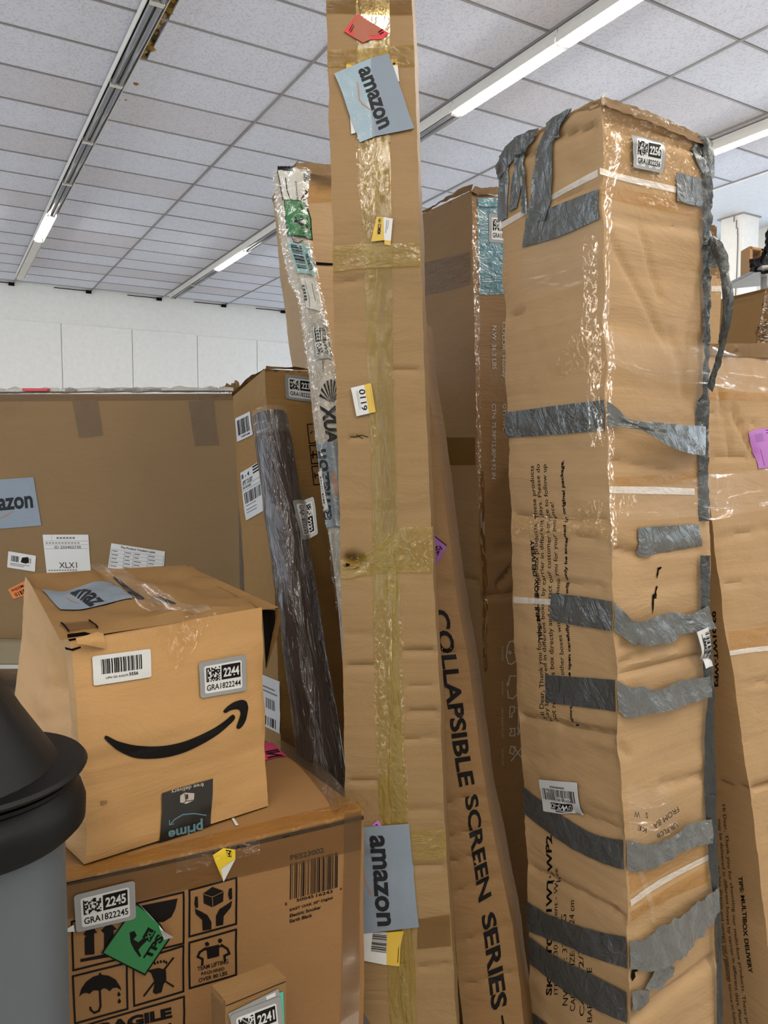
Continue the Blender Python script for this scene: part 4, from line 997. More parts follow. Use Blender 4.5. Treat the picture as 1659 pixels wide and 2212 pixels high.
strip(C, cJ((600, -220), (865, -228)), cJ((720, 100), (868, 130)), 'crinkle', 'packing_tape', ctr, .0052, wob=.002, seed=15, label='glinting end of clear tape')
strip(C, cJ((500, -50), (515, 300), (520, 700), (510, 1000), (530, 1250), (545, 1360)), cJ((560, -50), (575, 200), (545, 600), (540, 900), (580, 1100), (605, 1270)), 'tape_y', 'packing_tape', ctr, .0045, wob=.003, seed=9, label='loose yellow tape seam')
strip(C, cJ((400, 350), (405, 700), (400, 1000), (405, 1300), (430, 1760)), cJ((520, 350), (525, 700), (530, 1000), (520, 1300), (560, 1760)), 'crinkle', 'packing_tape', ctr, .0030, wob=.0018, seed=12, label='bubbled clear tape')
strip(C, cJ((590, 250), (600, 700), (612, 1200), (630, 1700), (645, 2028)), cJ((625, 250), (635, 700), (645, 1200), (660, 1700), (668, 2028)), 'crinkle', 'packing_tape', ctr, .0022, wob=.001, seed=14)
strip(C, cJ((530, 1350), (520, 1800), (545, 2028)), cJ((605, 1400), (630, 1800), (655, 2028)), 'tape_y', 'packing_tape', ctr, .0040, seed=13)
strip(C, cK((688, 350), (965, 330)), cK((705, 585), (972, 575)), 'tape_y', 'packing_tape', ctr, .0016)
strip(C, cK((745, 1050), (1000, 1010)), cK((740, 1290), (1012, 1265)), 'tape_b', 'packing_tape', ctr, .0014)
strip(C, [(860, 2080), (868, 2150), (875, 2212)], [(875, 2080), (883, 2150), (890, 2212)], 'tape_y', 'packing_tape', ctr, .0035, wob=.002)
d = Decal(C, .0026); d.poly(cB((285, 125), (170, 275), (330, 375), (395, 345), (470, 345), (500, 340), (550, 290)), 'red', 0); d.poly(cB((285, 140), (230, 235), (265, 335), (335, 368), (390, 350), (392, 310), (455, 318), (480, 250), (400, 200)), 'red_worn', .0004)
d.line(cB((215, 270), (245, 220)), 1.6, 'ink', .0007); d.line(cB((225, 285), (255, 235)), 1.6, 'ink', .0007); d.line(cB((465, 285), (500, 262)), 2.5, 'ink', .0007); d.line(cB((478, 300), (505, 285)), 2.5, 'ink', .0007); d.done('red_sticker', ctr, 'worn red diamond sticker near the top')
d = Decal(C, .0026); d.poly(cB((190, 548), (265, 540), (265, 620), (190, 620)), 'yellow', 0); d.poly(cB((562, 512), (622, 508), (642, 700), (610, 700)), 'yellow', 0); d.poly(cB((590, 570), (628, 568), (642, 706), (620, 690)), 'white', .0004)
d.poly(cB((222, 980), (270, 1000), (270, 1140), (232, 1150)), 'white', 0); d.poly(cB((585, 545), (608, 543), (608, 560), (588, 562)), 'ink', .0005); d.done('paper_label', ctr, 'yellow and white label peeking from under the grey tape label')
d = Decal(C, .0042); d.poly(cB((88, 640), (400, 510), (410, 1185), (305, 1228), (215, 985)), 'amz_wr', 0); d.poly(cB((400, 510), (545, 472), (600, 610), (770, 1105), (440, 1172), (410, 1185)), 'amz', .0001)
d.textpx(cB((385, 575), (568, 1078), (465, 1125), (285, 612)), 'amazon', 'amz_ink', .0006, .03); d.line(cB((285, 720), (300, 860), (330, 900), (370, 930), (385, 945)), 3, 'amz_orange', .0005); d.done('branded_tape_label', ctr, 'wrinkled pale blue grey tape label with black lettering')
d = Decal(C, .0045); d.poly(cA((985, 545), (1045, 550), (1050, 740), (935, 750), (960, 640)), 'yellow', 0); d.poly(cA((1040, 550), (1120, 560), (1100, 785), (1050, 775), (1048, 740)), 'yellow', 0); d.poly(cA((1040, 550), (1120, 560), (1103, 748), (1048, 740)), 'white', .0004)
d.textpx(cA((1025, 560), (1018, 690), (990, 690), (1000, 560)), '161 COMEM', 'ink', .0005, .03); d.line(cA((1068, 575), (1060, 680)), 1.5, 'greyink', .0006); d.line(cA((1082, 575), (1076, 650)), 1.2, 'greyink', .0006); d.done('paper_label', ctr, 'small yellow and white label under tape')
d = Decal(C, .0045); f = d.quad(cA((768, 1975), (935, 1935), (975, 2175), (815, 2212))); d.rect(f, 0, 0, 1, 1, 'white', 0); d.rect(f, .66, 0, 1, 1, 'yellow', .0003)
d.textpx(cA((885, 1985), (908, 2155), (862, 2168), (832, 1990)), '0119', 'ink', .0006, .01)
for x in (.22, .28, .92): d.rect(f, x, .15, x + .012, .8, 'greyink', .0005)
d.done('number_label', ctr, 'white and yellow label reading 0119')
brand_strip(C, ctr, cK((300, 312), (675, 285), (755, 1105), (272, 1162)), cK((480, 375), (538, 1093), (425, 1098), (358, 378)), off=.0048, arrow=cK((305, 560), (315, 690), (345, 780), (385, 855)), label='large grey blue tape label low on the carton')
d = Decal(C, .0038); d.poly(cK((310, 1150), (500, 1150), (498, 1410), (290, 1370)), 'white', 0); f = d.quad(cK((388, 1150), (500, 1160), (496, 1320), (372, 1302))); d.bars(f, 0, 0, 1, 1, 16, 'ink', .0004, 6, False)
d.poly(cK((500, 1150), (635, 1140), (610, 1250), (600, 1420), (498, 1408)), 'yellow', 0); d.poly(cK((595, 1250), (600, 1250), (588, 1390), (582, 1390)), 'hole', .0005); d.done('paper_label', ctr, 'white barcode label with yellow edge below the tape label')
d = Decal(C, .0032); d.poly(cK((375, 305), (430, 258), (465, 310)), 'purple', 0); d.poly(cK((405, 300), (418, 288), (430, 300)), 'ink', .0004); d.done('purple_sticker', ctr, 'tip of a violet sticker')
d = Decal(C, .004); d.poly(cJ((150, 75), (175, 68), (205, 78), (200, 90), (165, 92)), 'hole', 0); d.done('torn_hole', ctr, 'punched hole under torn tape')
strip(C, cJ((133, -25), (200, -10), (285, -30)), cJ((140, 60), (210, 70), (285, 85)), 'crinkle', 'packing_tape', ctr, .0060, wob=.006, seed=19)
strip(C, cJ((170, 88), (230, 80), (285, 75)), cJ((190, 105), (235, 108), (280, 98)), 'card_centre', 'torn_paper', ctr, .003, wob=.006, seed=20, label='torn cardboard lip')
d = Decal(C, .0012); d.line([(757, 943), (768, 944), (780, 940), (795, 944)], 1.6, 'hole'); d.line([(770, 939), (784, 948)], 1.4, 'hole'); d.done('tear', ctr, 'small dark tear')

# ---- 7. collapsible screen carton, leaning between
R7 = [(908, 690, 1.68), (922, 812, 1.66), (946, 972, 1.64), (981, 1243, 1.60), (1014, 1450, 1.57), (1052, 1729, 1.53), (1107, 1998, 1.50), (1133, 2212, 1.48)]
wd = [112, 114, 116, 118, 120, 124, 128, 133]
e1 = [P(*p) for p in R7]; e0 = [P(p[0] - w, p[1], p[2] + .0) for p, w in zip(R7, wd)]
for q in (e0, e1): d_ = q[-1] - q[-2]; q.append(q[-1] + d_ * (-q[-1].z / d_.z) * .9995)
scr = thing('screen_carton', 'narrow leaning carton with large black lettering down its face', 'box')
dv = Vector((.03, .10, 0))
S7, T7, o = carton_body([e0, e1, shift(e1, dv), shift(e0, dv)], M['card_mid'], scr, {0: noise_disp(.003, 8, 5, 9)}, cell=.01, seed=81, jit=.003, faces=(0, 1),
    creases=[(0, cK(p)[0], cK(q)[0], .004, .0045) for p, q in (((960, 140), (1290, 45)), ((975, 400), (1310, 330)), ((985, 605), (1350, 520)), ((1000, 865), (1430, 690)), ((1020, 1270), (1490, 1090)), ((1060, 1600), (1520, 1480)))] + [(0, cJ(p)[0], cJ(q)[0], .004, .0045) for p, q in (((880, 265), (1050, 255)), ((900, 800), (1120, 750)), ((930, 1340), (1190, 1150)))])
d = Decal(S7[0], .0012)
d.textpx([(968, 1316), (1026, 1694), (992, 1700), (932, 1318)], 'COLLAPSIBLE', 'ink', 0, .03)
d.textpx([(1031, 1712), (1062, 1934), (1034, 1950), (1003, 1722)], 'SCREEN', 'ink', 0, .03)
d.textpx([(1067, 1966), (1096, 2172), (1062, 2184), (1038, 1980)], 'SERIES', 'ink', 0, .03)
d.textpx([(1086, 2192), (1092, 2225), (1087, 2225), (1082, 2194)], 'I', 'ink', 0, .02)
d.done('printing', scr, 'large black letters reading COLLAPSIBLE SCREEN SERIES')
d = Decal(S7[0], .002); d.poly(cS((118, 1085), (238, 1225), (140, 1395), (100, 1300)), 'purple_dk', 0); f = d.quad(cS((135, 1240), (178, 1195), (205, 1240), (165, 1295))); d.modules(f, 0, 0, 1, 1, 'ink', 9, .0005, 4); d.line(cS((135, 1130), (235, 1210)), 2, 'ink', .0005)
f = d.quad(cS((128, 1330), (160, 1300), (158, 1340), (138, 1385))); d.bars(f, 0, 0, 1, 1, 4, 'ink', .0005); d.done('purple_sticker', scr, 'purple diamond sticker')

# ---- 8. teal taped flat-pack carton
e1 = vline([(1018, 412, 1.85), (1024, 640, 1.85), (1030, 868, 1.84), (1034, 1150, 1.83), (1041, 1379, 1.82), (1053, 1634, 1.80), (1066, 2000, 1.78)])
va = Vector((-.172, .282, 0)); vb = Vector((.125, .075, 0))
ho = thing('flat_pack_carton', 'tall brown carton with teal taped top beside the duct taped carton', 'box')
S8, T8, o = carton_body([e1, shift(e1, vb), shift(e1, vb + va), shift(e1, va)], M['card_mid'], ho, {0: noise_disp(.004, 8, 3, 9), 3: noise_disp(.004, 4, 3, 2)}, cell=.012, seed=91, jit=.004, faces=(0, 3),
    creases=[(0, cS((540, 1610))[0], cS((780, 1580))[0], .006, .008), (0, cS((660, 1520))[0], cS((760, 1400))[0], .01, .01), (3, cS((310, 1460))[0], cS((490, 1510))[0], .005, .006), (0, cS((650, 1240))[0], cS((760, 1220))[0], .006, .012)])
hf, hl = S8[0], S8[3]
strip(hf, cR((400, 150), (540, 150), (640, 150)), cR((415, 790), (560, 785), (660, 783)), 'teal_tape', 'packing_tape', ho, .001, label='teal see-through tape over the top end')
strip(hf, cR((400, 150), (540, 150), (640, 150)), cR((400, 205), (540, 208), (640, 208)), 'teal_tape', 'packing_tape', ho, .006, offs=[0, 0], wob=.002, label='folded lip of teal tape')
strip(hf, cR((405, 500), (640, 495)), cR((415, 720), (650, 715)), 'teal_tape', 'packing_tape', ho, .002, label='second layer of teal tape')
strip(hl, cR((30, 580), (200, 540), (355, 500)), cR((35, 795), (200, 765), (360, 720)), 'tape_b', 'packing_tape', ho, .001)
strip(hl, [(925, 945), (980, 945), (1027, 945)], [(930, 1005), (980, 1005), (1028, 1005)], 'tape_b', 'packing_tape', ho, .001)
inventory_label(hf, ho, cR((475, 250), (650, 262), (655, 455), (475, 440)), '2254', seed=6)
# crinkled film down the corner
strip(hf, cR((355, 130), (360, 500), (372, 900), (385, 1400), (390, 1900), (400, 2212)), cR((400, 130), (412, 500), (412, 900), (412, 1400), (420, 1900), (416, 2212)), 'crinkle', 'bubble_film', ho, .004, wob=.006, m=5, seed=3, label='crinkled clear film down the near corner')
strip(hf, cS((495, 620), (500, 1100), (515, 1600), (530, 2212)), cS((525, 620), (535, 1100), (545, 1600), (555, 2212)), 'tape_b', 'bubble_film', ho, .003, wob=.004, m=4, seed=4)
ribbon([P(908, 466, 2.03), P(950, 440, 1.96), P(985, 425, 1.90), P(1018, 412, 1.845)], [P(908, 458, 2.04), P(950, 436, 1.97), P(992, 408, 1.91), P(1022, 398, 1.86)], 'card_mid', 'top_flap', ho, n=20, m=3, wob=.006, thick=.004, label='pale torn top edge')
ribbon([P(1018, 414, 1.845), P(1030, 420, 1.85), P(1090, 420, 1.90)], [P(1026, 402, 1.86), P(1040, 405, 1.87), P(1090, 404, 1.92)], 'card_mid', 'top_flap', ho, n=14, m=3, wob=.006, thick=.005)
d = Decal(hf, .0012)
def vt(c, a, b, s_, m='ink_grey', bold=.01): d.textpx(c((a[0], a[1]), (b[0], b[1]), (b[2], b[1]), (a[2], a[1])), s_, m, 0, bold)
d.textpx(cR((528, 995), (528, 1285), (500, 1285), (500, 995)), 'N.W: 36.3 LBS', 'ink_grey', 0, .01)
d.textpx(cR((590, 970), (588, 1340), (560, 1340), (560, 970)), 'COLOR: Honey', 'ink_grey', 0, .01)
d.textpx(cR((525, 1512), (525, 2012), (495, 2012), (497, 1512)), 'CTN: 75.98*12.80*4.92 IN', 'ink_grey', 0, .01)
d.textpx(cR((592, 1512), (592, 1695), (566, 1695), (566, 1512)), 'QTY: 1PC', 'ink_grey', 0, .01)
gy = 'ink_grey'
d.line(cL((100, 528), (60, 532), (45, 560), (38, 625), (50, 668), (70, 672), (140, 620)), 2.4, gy); d.line(cL((58, 590), (68, 600), (60, 610), (50, 600)), 2, gy, 0, True); d.line(cL((85, 585), (110, 585)), 2.2, gy); d.line(cL((85, 603), (110, 603)), 2.2, gy)
d.line(cL((98, 745), (60, 745), (48, 790)), 2.4, gy); d.poly(cL((36, 788), (58, 790), (46, 812)), gy); d.line(cL((45, 835), (50, 880), (80, 885), (100, 862)), 2.4, gy)
d.line(cL((60, 935), (88, 935), (88, 965), (72, 975), (72, 1000), (58, 1000)), 2.2, gy, 0, True); d.line(cL((60, 1070), (90, 1070), (90, 1115), (60, 1115), (60, 1100), (72, 1090)), 2.2, gy, 0, True); d.line(cL((100, 940), (112, 945), (112, 1110)), 2.2, gy); d.line(cL((100, 1065), (118, 1075), (118, 1100), (104, 1105)), 2, gy)
d.line(cL((65, 1180), (95, 1185), (80, 1230), (58, 1220)), 2.2, gy, 0, True); d.line(cL((68, 1270), (130, 1190)), 2.4, gy); d.line(cL((80, 1185), (140, 1260)), 2.4, gy)
for a, b, s_ in ((560, 650, 'WARNING'), (780, 862, 'RECYCLE'), (945, 1130, 'USE A BUDDY TO LIFT'), (1195, 1300, 'DO NOT CUT')):
    d.textpx(cL((18, a), (20, b), (10, b), (8, a)), s_, gy, 0, .0)
d.done('printing', ho, 'pale grey lettering and handling symbols')

# ---- 9. the duct taped tall carton (right)
n1 = [(1299, 212, 1.35), (1303, 450, 1.35), (1306, 700, 1.35), (1309, 900, 1.348), (1321, 1200, 1.345), (1331, 1440, 1.34), (1342, 1720, 1.335), (1354, 1875, 1.335), (1361, 2212, 1.33)]
n0 = [(1080, 338, 1.60), (1087, 560, 1.60), (1092, 760, 1.595), (1097, 930, 1.59), (1109, 1300, 1.585), (1117, 1500, 1.58), (1131, 1680, 1.575), (1139, 1900, 1.57), (1148, 2212, 1.57)]
n2 = [(1530, 302, 1.52), (1532, 560, 1.52), (1532, 800, 1.515), (1532, 1000, 1.51), (1533, 1200, 1.51), (1535, 1450, 1.505), (1539, 1720, 1.50), (1541, 1900, 1.50), (1552, 2212, 1.495)]
e0, e1, e2 = vline(n0), vline(n1), vline(n2)
e3 = [e0[i] + e2[i] - e1[i] for i in range(len(e0))]
tall = thing('duct_taped_carton', 'tall tan carton wrapped in many strips of silver duct tape', 'box')
cr9 = [(0, cD(p)[0], cD(q)[0], dp, wd) for p, q, dp, wd in (((440, 310), (655, 255), .006, .006), ((230, 420), (320, 400), .006, .005), ((420, 680), (670, 590), .003, .006), ((125, 1380), (240, 1320), .004, .005))]
cr9 += [(1, cD(p)[0], cD(q)[0], dp, wd) for p, q, dp, wd in (((740, 240), (1280, 400), .006, .007), ((720, 190), (1260, 330), .006, .007), ((740, 880), (1060, 1500), .003, .006), ((930, 850), (1030, 1230), .003, .006), ((700, 770), (1280, 850), .002, .006))]
cr9 += [(1, cE(p)[0], cE(q)[0], dp, wd) for p, q, dp, wd in (((740, 1320), (890, 1345), .006, .008), ((990, 1340), (1250, 1310), .005, .006), ((720, 800), (1100, 860), .003, .006), ((1080, 80), (1180, 420), .003, .012))]
cr9 += [(0, cE(p)[0], cE(q)[0], dp, wd) for p, q, dp, wd in (((150, 1130), (700, 1160), .004, .005), ((510, 1245), (640, 1258), .005, .004), ((160, 1250), (720, 1290), .002, .006))]
cr9 += [(0, cL(p)[0], cL(q)[0], dp, wd) for p, q, dp, wd in (((125, 995), (730, 1110), .007, .006), ((380, 1060), (730, 1140), .006, .006), ((200, 150), (620, 190), .003, .006), ((140, 1250), (720, 1240), .002, .012), ((740, 950), (730, 1160), .006, .006))]
cr9 += [(1, cL(p)[0], cL(q)[0], dp, wd) for p, q, dp, wd in (((720, 690), (900, 600), .006, .008), ((720, 740), (1240, 620), .005, .007), ((760, 550), (1100, 560), .004, .008), ((740, 1170), (800, 1230), .004, .006), ((1000, 1420), (1250, 1360), .004, .008))]
cr9 += [(0, cM(p)[0], cM(q)[0], dp, wd) for p, q, dp, wd in (((160, 545), (700, 810), .006, .006), ((700, 810), (790, 880), .005, .006), ((420, 210), (760, 330), .006, .008), ((430, 170), (760, 260), .003, .01))]
cr9 += [(1, cM(p)[0], cM(q)[0], dp, wd) for p, q, dp, wd in (((810, 1500), (1320, 1110), .007, .008), ((800, 790), (1290, 500), .002, .006))]
def dt0(x, y): return .0045 * N3(x * 6, y * 6, 2.2) + .0012 * N3(x * 9, y * 34, 4) + .0012 * N3(x * 30, y * 30, 4)
def dt1(x, y): return .0045 * N3(x * 6, y * 6, 9.2) + .0012 * N3(x * 8, y * 30, 1) + .004 * math.exp(-((y - .05) / .04) ** 2) * N3(x * 25, y * 30, 3)
S9, T9, o = carton_body([e0, e1, e2, e3], M['card'], tall, {0: dt0, 1: dt1}, cell=.0075, seed=101, jit=.006, faces=(0, 1), creases=cr9)
L9, R9 = S9[0], S9[1]
def TP(s_, t_, b_, nm='duct_tape', mat='duct', off=.0022, wob=.0016, **k): return strip(s_, t_, b_, mat, nm, tall, off, wob=wob, **k)
# printing on the left face
d = Decal(L9, .0007)
def up(a, b, w, s_, bold=.02):
    """lettering that reads upwards: a = foot, b = head of the baseline, w = letter height in px (to the left)"""
    d.textpx([(a[0] - w, a[1]), (b[0] - w, b[1]), (b[0], b[1]), (a[0], a[1])], s_, 'ink', 0, bold)
up((1173, 1386), (1156, 1166), 9, 'TIPS: MULTIBOX DELIVERY', .03)
up((1186, 1551), (1156, 1006), 11, 'Hi Dear, Thank you for choosing our multi-box products. These products', .0)
up((1198, 1557), (1169, 1002), 11, 'may be delivered in different boxes by carrier in different days. Please do', .0)
up((1212, 1556), (1183, 1003), 11, 'not return this box directly and contact our customer service to follow up', .0)
up((1222, 1458), (1199, 1085), 11, 'other boxes with you. Thank you for your patience!', .0)
up((1253, 1568), (1221, 994), 9, 'Important: Please open carefully, returns will only be accepted in original package.', .03)
up((1192, 2150), (1192, 1804), 13, 'SKU: T02-01WT-WP2', .03)
up((1208, 2148), (1208, 1876), 11, 'ITEM: 10x30 Party tent - White', .0)
up((1226, 2172), (1224, 1975), 11, 'NW/GW: 37.6 KG', .0); up((1242, 2184), (1241, 1945), 11, 'CARTON SIZE: 110 x 24 cm', .0)
up((1262, 2195), (1260, 2050), 11, 'CASE: 2/3', .0); up((1279, 2208), (1279, 2090), 11, 'BARCODE', .0)
d.done('printing', tall, 'black lettering reading up the left face')
# straps, brown tape, film
TP(L9, cD((105, 812), (420, 640), (676, 500)), cD((105, 852), (420, 672), (678, 540)), 'white_strap', 'strap', .0015, .0005)
TP(R9, cD((680, 490), (1000, 572), (1280, 640)), cD((682, 528), (1000, 608), (1280, 680)), 'white_strap', 'strap', .0015, .001)
TP(R9, cD((682, 575), (960, 640), (1282, 715)), cD((684, 650), (960, 715), (1282, 790)), 'packing_tape', 'tape_o', .0018, .0008)
TP(R9, cD((685, 120), (740, 300), (700, 700), (705, 1000), (700, 1500)), cD((735, 150), (790, 300), (745, 700), (735, 1000), (735, 1500)), 'packing_tape', 'crinkle', .0035, .003, seed=6, label='shiny crinkled tape along the near corner')
TP(L9, cD((600, 880), (600, 1200), (590, 1500)), cD((680, 880), (685, 1200), (695, 1500)), 'packing_tape', 'crinkle', .003, .003, seed=7)
TP(L9, cE((610, 0), (610, 250), (625, 720)), cE((690, 0), (690, 250), (710, 720)), 'packing_tape', 'crinkle', .003, .003, seed=8)
TP(R9, cE((690, 0), (695, 400), (710, 900), (730, 1300)), cE((735, 0), (735, 400), (745, 900), (760, 1300)), 'packing_tape', 'crinkle', .003, .003, seed=9)
TP(L9, cD((240, 930), (450, 860), (680, 790)), cD((250, 1220), (450, 1200), (690, 1120)), 'packing_tape', 'clear', .0016, .001)
TP(R9, cD((700, 110), (1000, 190), (1310, 310)), cD((690, 520), (1000, 560), (1300, 640)), 'stretch_film', 'crinkle', .0030, .0015, seed=11, m=14, offs=[0, 0], label='glinting stretch film round the top end')
TP(R9, cD((900, 590), (1100, 640)), cD((940, 700), (1130, 740)), 'stretch_film', 'crinkle', .0034, .002, seed=12)
TP(L9, cE((400, 270), (520, 70), (690, 20)), cE((450, 330), (560, 260), (700, 400)), 'stretch_film', 'crinkle', .004, .006, seed=13)
TP(L9, cE((150, 1130), (400, 1120), (720, 1180)), cE((165, 1260), (400, 1240), (725, 1260)), 'stretch_film', 'crinkle', .0034, .003, seed=14)
TP(L9, cE((520, 1130), (600, 1050), (700, 1030)), cE((560, 1170), (640, 1180), (710, 1250)), 'stretch_film', 'crinkle', .005, .006, seed=15)
TP(R9, cE((720, 955), (980, 958), (1222, 968)), cE((722, 995), (980, 1000), (1224, 1005)), 'white_strap', 'strap', .0016, .0006)
TP(R9, cE((715, 900), (980, 890), (1240, 870)), cE((718, 955), (980, 952), (1240, 940)), 'packing_tape', 'tape_o', .0014, .0006)
TP(R9, cE((735, 1130), (800, 1000), (870, 1010)), cE((745, 1145), (830, 1120), (880, 1030)), 'stretch_film', 'crinkle', .005, .006, seed=18)
TP(L9, cL((88, 255), (200, 262), (332, 272)), cL((90, 295), (200, 298), (335, 308)), 'white_strap', 'strap', .0016, .0006)
TP(R9, cM((795, 590), (1000, 500), (1290, 400)), cM((800, 720), (1000, 600), (1292, 460)), 'packing_tape', 'tape_o', .0014, .0008)
TP(R9, cM((798, 755), (1000, 618), (1292, 468)), cM((806, 795), (1000, 660), (1294, 506)), 'white_strap', 'strap', .0020, .0006)
TP(R9, cM((805, 830), (1000, 700), (1300, 530)), cM((810, 890), (1000, 770), (1302, 640)), 'packing_tape', 'tape_o', .0014, .0008)
TP(R9, cM((840, 570), (900, 740), (940, 900)), cM((870, 570), (935, 740), (960, 890)), 'packing_tape', 'clear', .0028, .002)
# duct tape pieces
TP(L9, cD((262, 785), (450, 705), (684, 615)), cD((243, 950), (450, 890), (690, 785)), mat='duct', off=.0030, wob=.0010, label='broad smooth duct tape band on the left face')
TP(L9, cD((420, 215), (352, 340), (320, 500), (300, 650), (280, 790)), cD((540, 155), (432, 330), (426, 500), (416, 650), (380, 800)), off=.0060, wob=.005, seed=2, label='wrinkled strip running down from the top edge')
TP(L9, cD((190, 350), (205, 450), (190, 560), (165, 745)), cD((300, 290), (255, 420), (245, 560), (212, 722)), off=.005, wob=.005, seed=3)
TP(L9, cD((240, 400), (245, 560), (245, 752)), cD((258, 400), (272, 560), (278, 755)), off=.007, wob=.005, seed=4)
TP(L9, cD((160, 360), (110, 520), (98, 700), (104, 805)), cD((215, 330), (165, 480), (160, 640), (156, 780)), off=.004, wob=.004, seed=5)
TP(L9, cD((96, 480), (150, 370), (240, 300), (350, 262)), cD((110, 560), (190, 450), (260, 420), (320, 330)), off=.007, wob=.007, seed=6, label='crumpled tape along the top edge')
TP(L9, cD((390, 240), (450, 190), (540, 152)), cD((400, 330), (450, 320), (470, 250)), off=.007, wob=.006, seed=7)
TP(R9, cD((1118, 520), (1200, 540), (1285, 562)), cD((1122, 682), (1200, 705), (1284, 722)), off=.0045, wob=.0025, seed=8, label='square duct tape patch under stretch film')
TP(R9, cD((1240, 300), (1290, 320), (1325, 350)), cD((1215, 420), (1265, 520), (1330, 560)), off=.006, wob=.008, seed=9, label='crumpled tape at the top right corner')
TP(L9, cE((117, 522), (400, 482), (702, 446)), cE((127, 668), (400, 650), (702, 625)), off=.0028, wob=.0010, label='smooth duct tape band with a dark end')
TP(R9, cE((702, 452), (760, 520), (800, 570), (900, 585), (1050, 612), (1248, 612)), cE((702, 602), (790, 618), (850, 640), (940, 705), (1080, 750), (1248, 768)), off=.004, offs=[0, .022, .034, .034, .026, .012], wob=.007, seed=10, label='twisted duct tape band standing off the right face')
TP(R9, cE((885, 1200), (1060, 1185), (1240, 1178)), cE((888, 1370), (1080, 1335), (1265, 1305)), off=.0034, wob=.004, seed=11, label='short duct tape piece')
TP(L9, cL((325, 232), (500, 250), (696, 282)), cL((318, 400), (500, 435), (698, 466)), off=.0034, wob=.002, seed=12)
TP(R9, cL((694, 280), (790, 395), (900, 375), (1010, 345), (1130, 355), (1240, 300)), cL((696, 466), (800, 530), (900, 530), (1010, 520), (1100, 482), (1292, 450)), off=.004, offs=[0, .012, .014, .010, .012, .014], wob=.006, seed=13)
TP(L9, cL((285, 736), (500, 752), (718, 770)), cL((285, 905), (500, 935), (722, 965)), mat='duct_dk', off=.0028, wob=.0012, seed=14)
TP(R9, cL((715, 770), (790, 812), (850, 802), (900, 822), (960, 815), (1020, 785), (1100, 762), (1252, 735)), cL((722, 962), (780, 998), (900, 965), (1000, 945), (1050, 935), (1100, 920), (1180, 895), (1272, 862)), off=.004, offs=[0, .008, .012, .008, .012], wob=.005, seed=15)
TP(L9, cM((148, 50), (250, 130), (400, 240), (560, 335), (700, 375), (768, 382)), cM((150, 215), (250, 292), (400, 402), (560, 490), (700, 545), (775, 562)), mat='duct_dk', off=.0036, wob=.0016, seed=16)
TP(R9, cM((768, 382), (900, 400), (1050, 330), (1120, 275), (1272, 245)), cM((780, 562), (860, 570), (1000, 500), (1100, 432), (1290, 390)), mat='duct', off=.004, offs=[0, .008, .012, .010, .008], wob=.006, seed=17)
TP(L9, cM((163, 755), (300, 840), (450, 900), (640, 955), (785, 982)), cM((180, 945), (300, 990), (450, 1050), (640, 1130), (795, 1180)), mat='duct_dk', off=.0036, wob=.003, seed=18)
TP(R9, cM((785, 1005), (870, 990), (950, 905), (1100, 810), (1312, 662)), cM((795, 1180), (900, 1182), (1000, 1135), (1130, 1030), (1325, 832)), off=.004, offs=[0, .010, .014, .012, .012], wob=.007, seed=19, jag=.12, label='torn crumpled duct tape across the right face')
TP(R9, cM((940, 1175), (1030, 1140), (1058, 1170)), cM((870, 1300), (960, 1290), (1050, 1215)), off=.008, wob=.008, seed=20)
TP(L9, cM((178, 970), (350, 1100), (550, 1200), (790, 1325)), cM((188, 1140), (350, 1272), (550, 1400), (795, 1515)), mat='duct_dk', off=.0042, wob=.0016, seed=21)
TP(R9, cM((800, 1315), (860, 1300), (915, 1300)), cM((805, 1440), (850, 1430), (905, 1370)), off=.005, wob=.008, seed=22, label='crumpled end of tape at the corner')
TP(L9, cM((190, 1440), (230, 1470), (300, 1524)), cM((190, 1600), (230, 1620), (300, 1640)), mat='duct_dk', off=.003, seed=23)
# tape hanging along the right edge
def off_edge(c, pts, dd): return [P(*(c(p)[0]), dd) if not isinstance(dd, (list, tuple)) else P(*(c(p)[0]), dd[i]) for i, p in enumerate(pts)]
a_ = off_edge(cD, [(1282, 330), (1280, 560), (1283, 700), (1280, 900), (1284, 1100), (1285, 1500)], 1.495); b_ = off_edge(cD, [(1305, 320), (1335, 560), (1335, 700), (1330, 900), (1332, 1100), (1318, 1500)], 1.505)
ribbon(a_, b_, 'duct', 'duct_tape', tall, n=60, m=6, wob=.006, seed=31, label='crumpled tape down the right edge, upper part')
a_ = off_edge(cE, [(1282, 0), (1275, 370), (1240, 480), (1240, 600), (1248, 800), (1250, 1000), (1245, 1160)], 1.485); b_ = off_edge(cE, [(1318, 0), (1315, 370), (1312, 480), (1312, 600), (1310, 800), (1314, 1000), (1314, 1160)], 1.492)
ribbon(a_, b_, 'duct', 'duct_tape', tall, n=60, m=6, wob=.005, seed=32, label='tape hanging down the right edge, middle part')
a_ = off_edge(cL, [(1215, 20), (1240, 0), (1245, 300), (1258, 500), (1260, 800)], 1.475); b_ = off_edge(cL, [(1300, -60), (1303, 0), (1300, 300), (1308, 500), (1325, 830)], 1.485)
ribbon(a_[1:], b_[1:], 'duct', 'duct_tape', tall, n=40, m=6, wob=.005, seed=33, label='folded tape strip along the right edge')
a_ = off_edge(cL, [(1255, 790), (1285, 880), (1270, 1050), (1265, 1300), (1265, 1490)], 1.478) + off_edge(cM, [(1268, 100), (1290, 500), (1335, 900), (1342, 1524), (1345, 1800)], 1.475)
b_ = off_edge(cL, [(1325, 830), (1328, 900), (1325, 1050), (1334, 1300), (1340, 1490)], 1.485) + off_edge(cM, [(1337, 100), (1348, 500), (1368, 900), (1380, 1524), (1385, 1800)], 1.482)
ribbon(a_, b_, 'duct_dk', 'duct_tape', tall, n=70, m=5, wob=.002, seed=34, label='smooth tape strip hanging down the lower right edge')
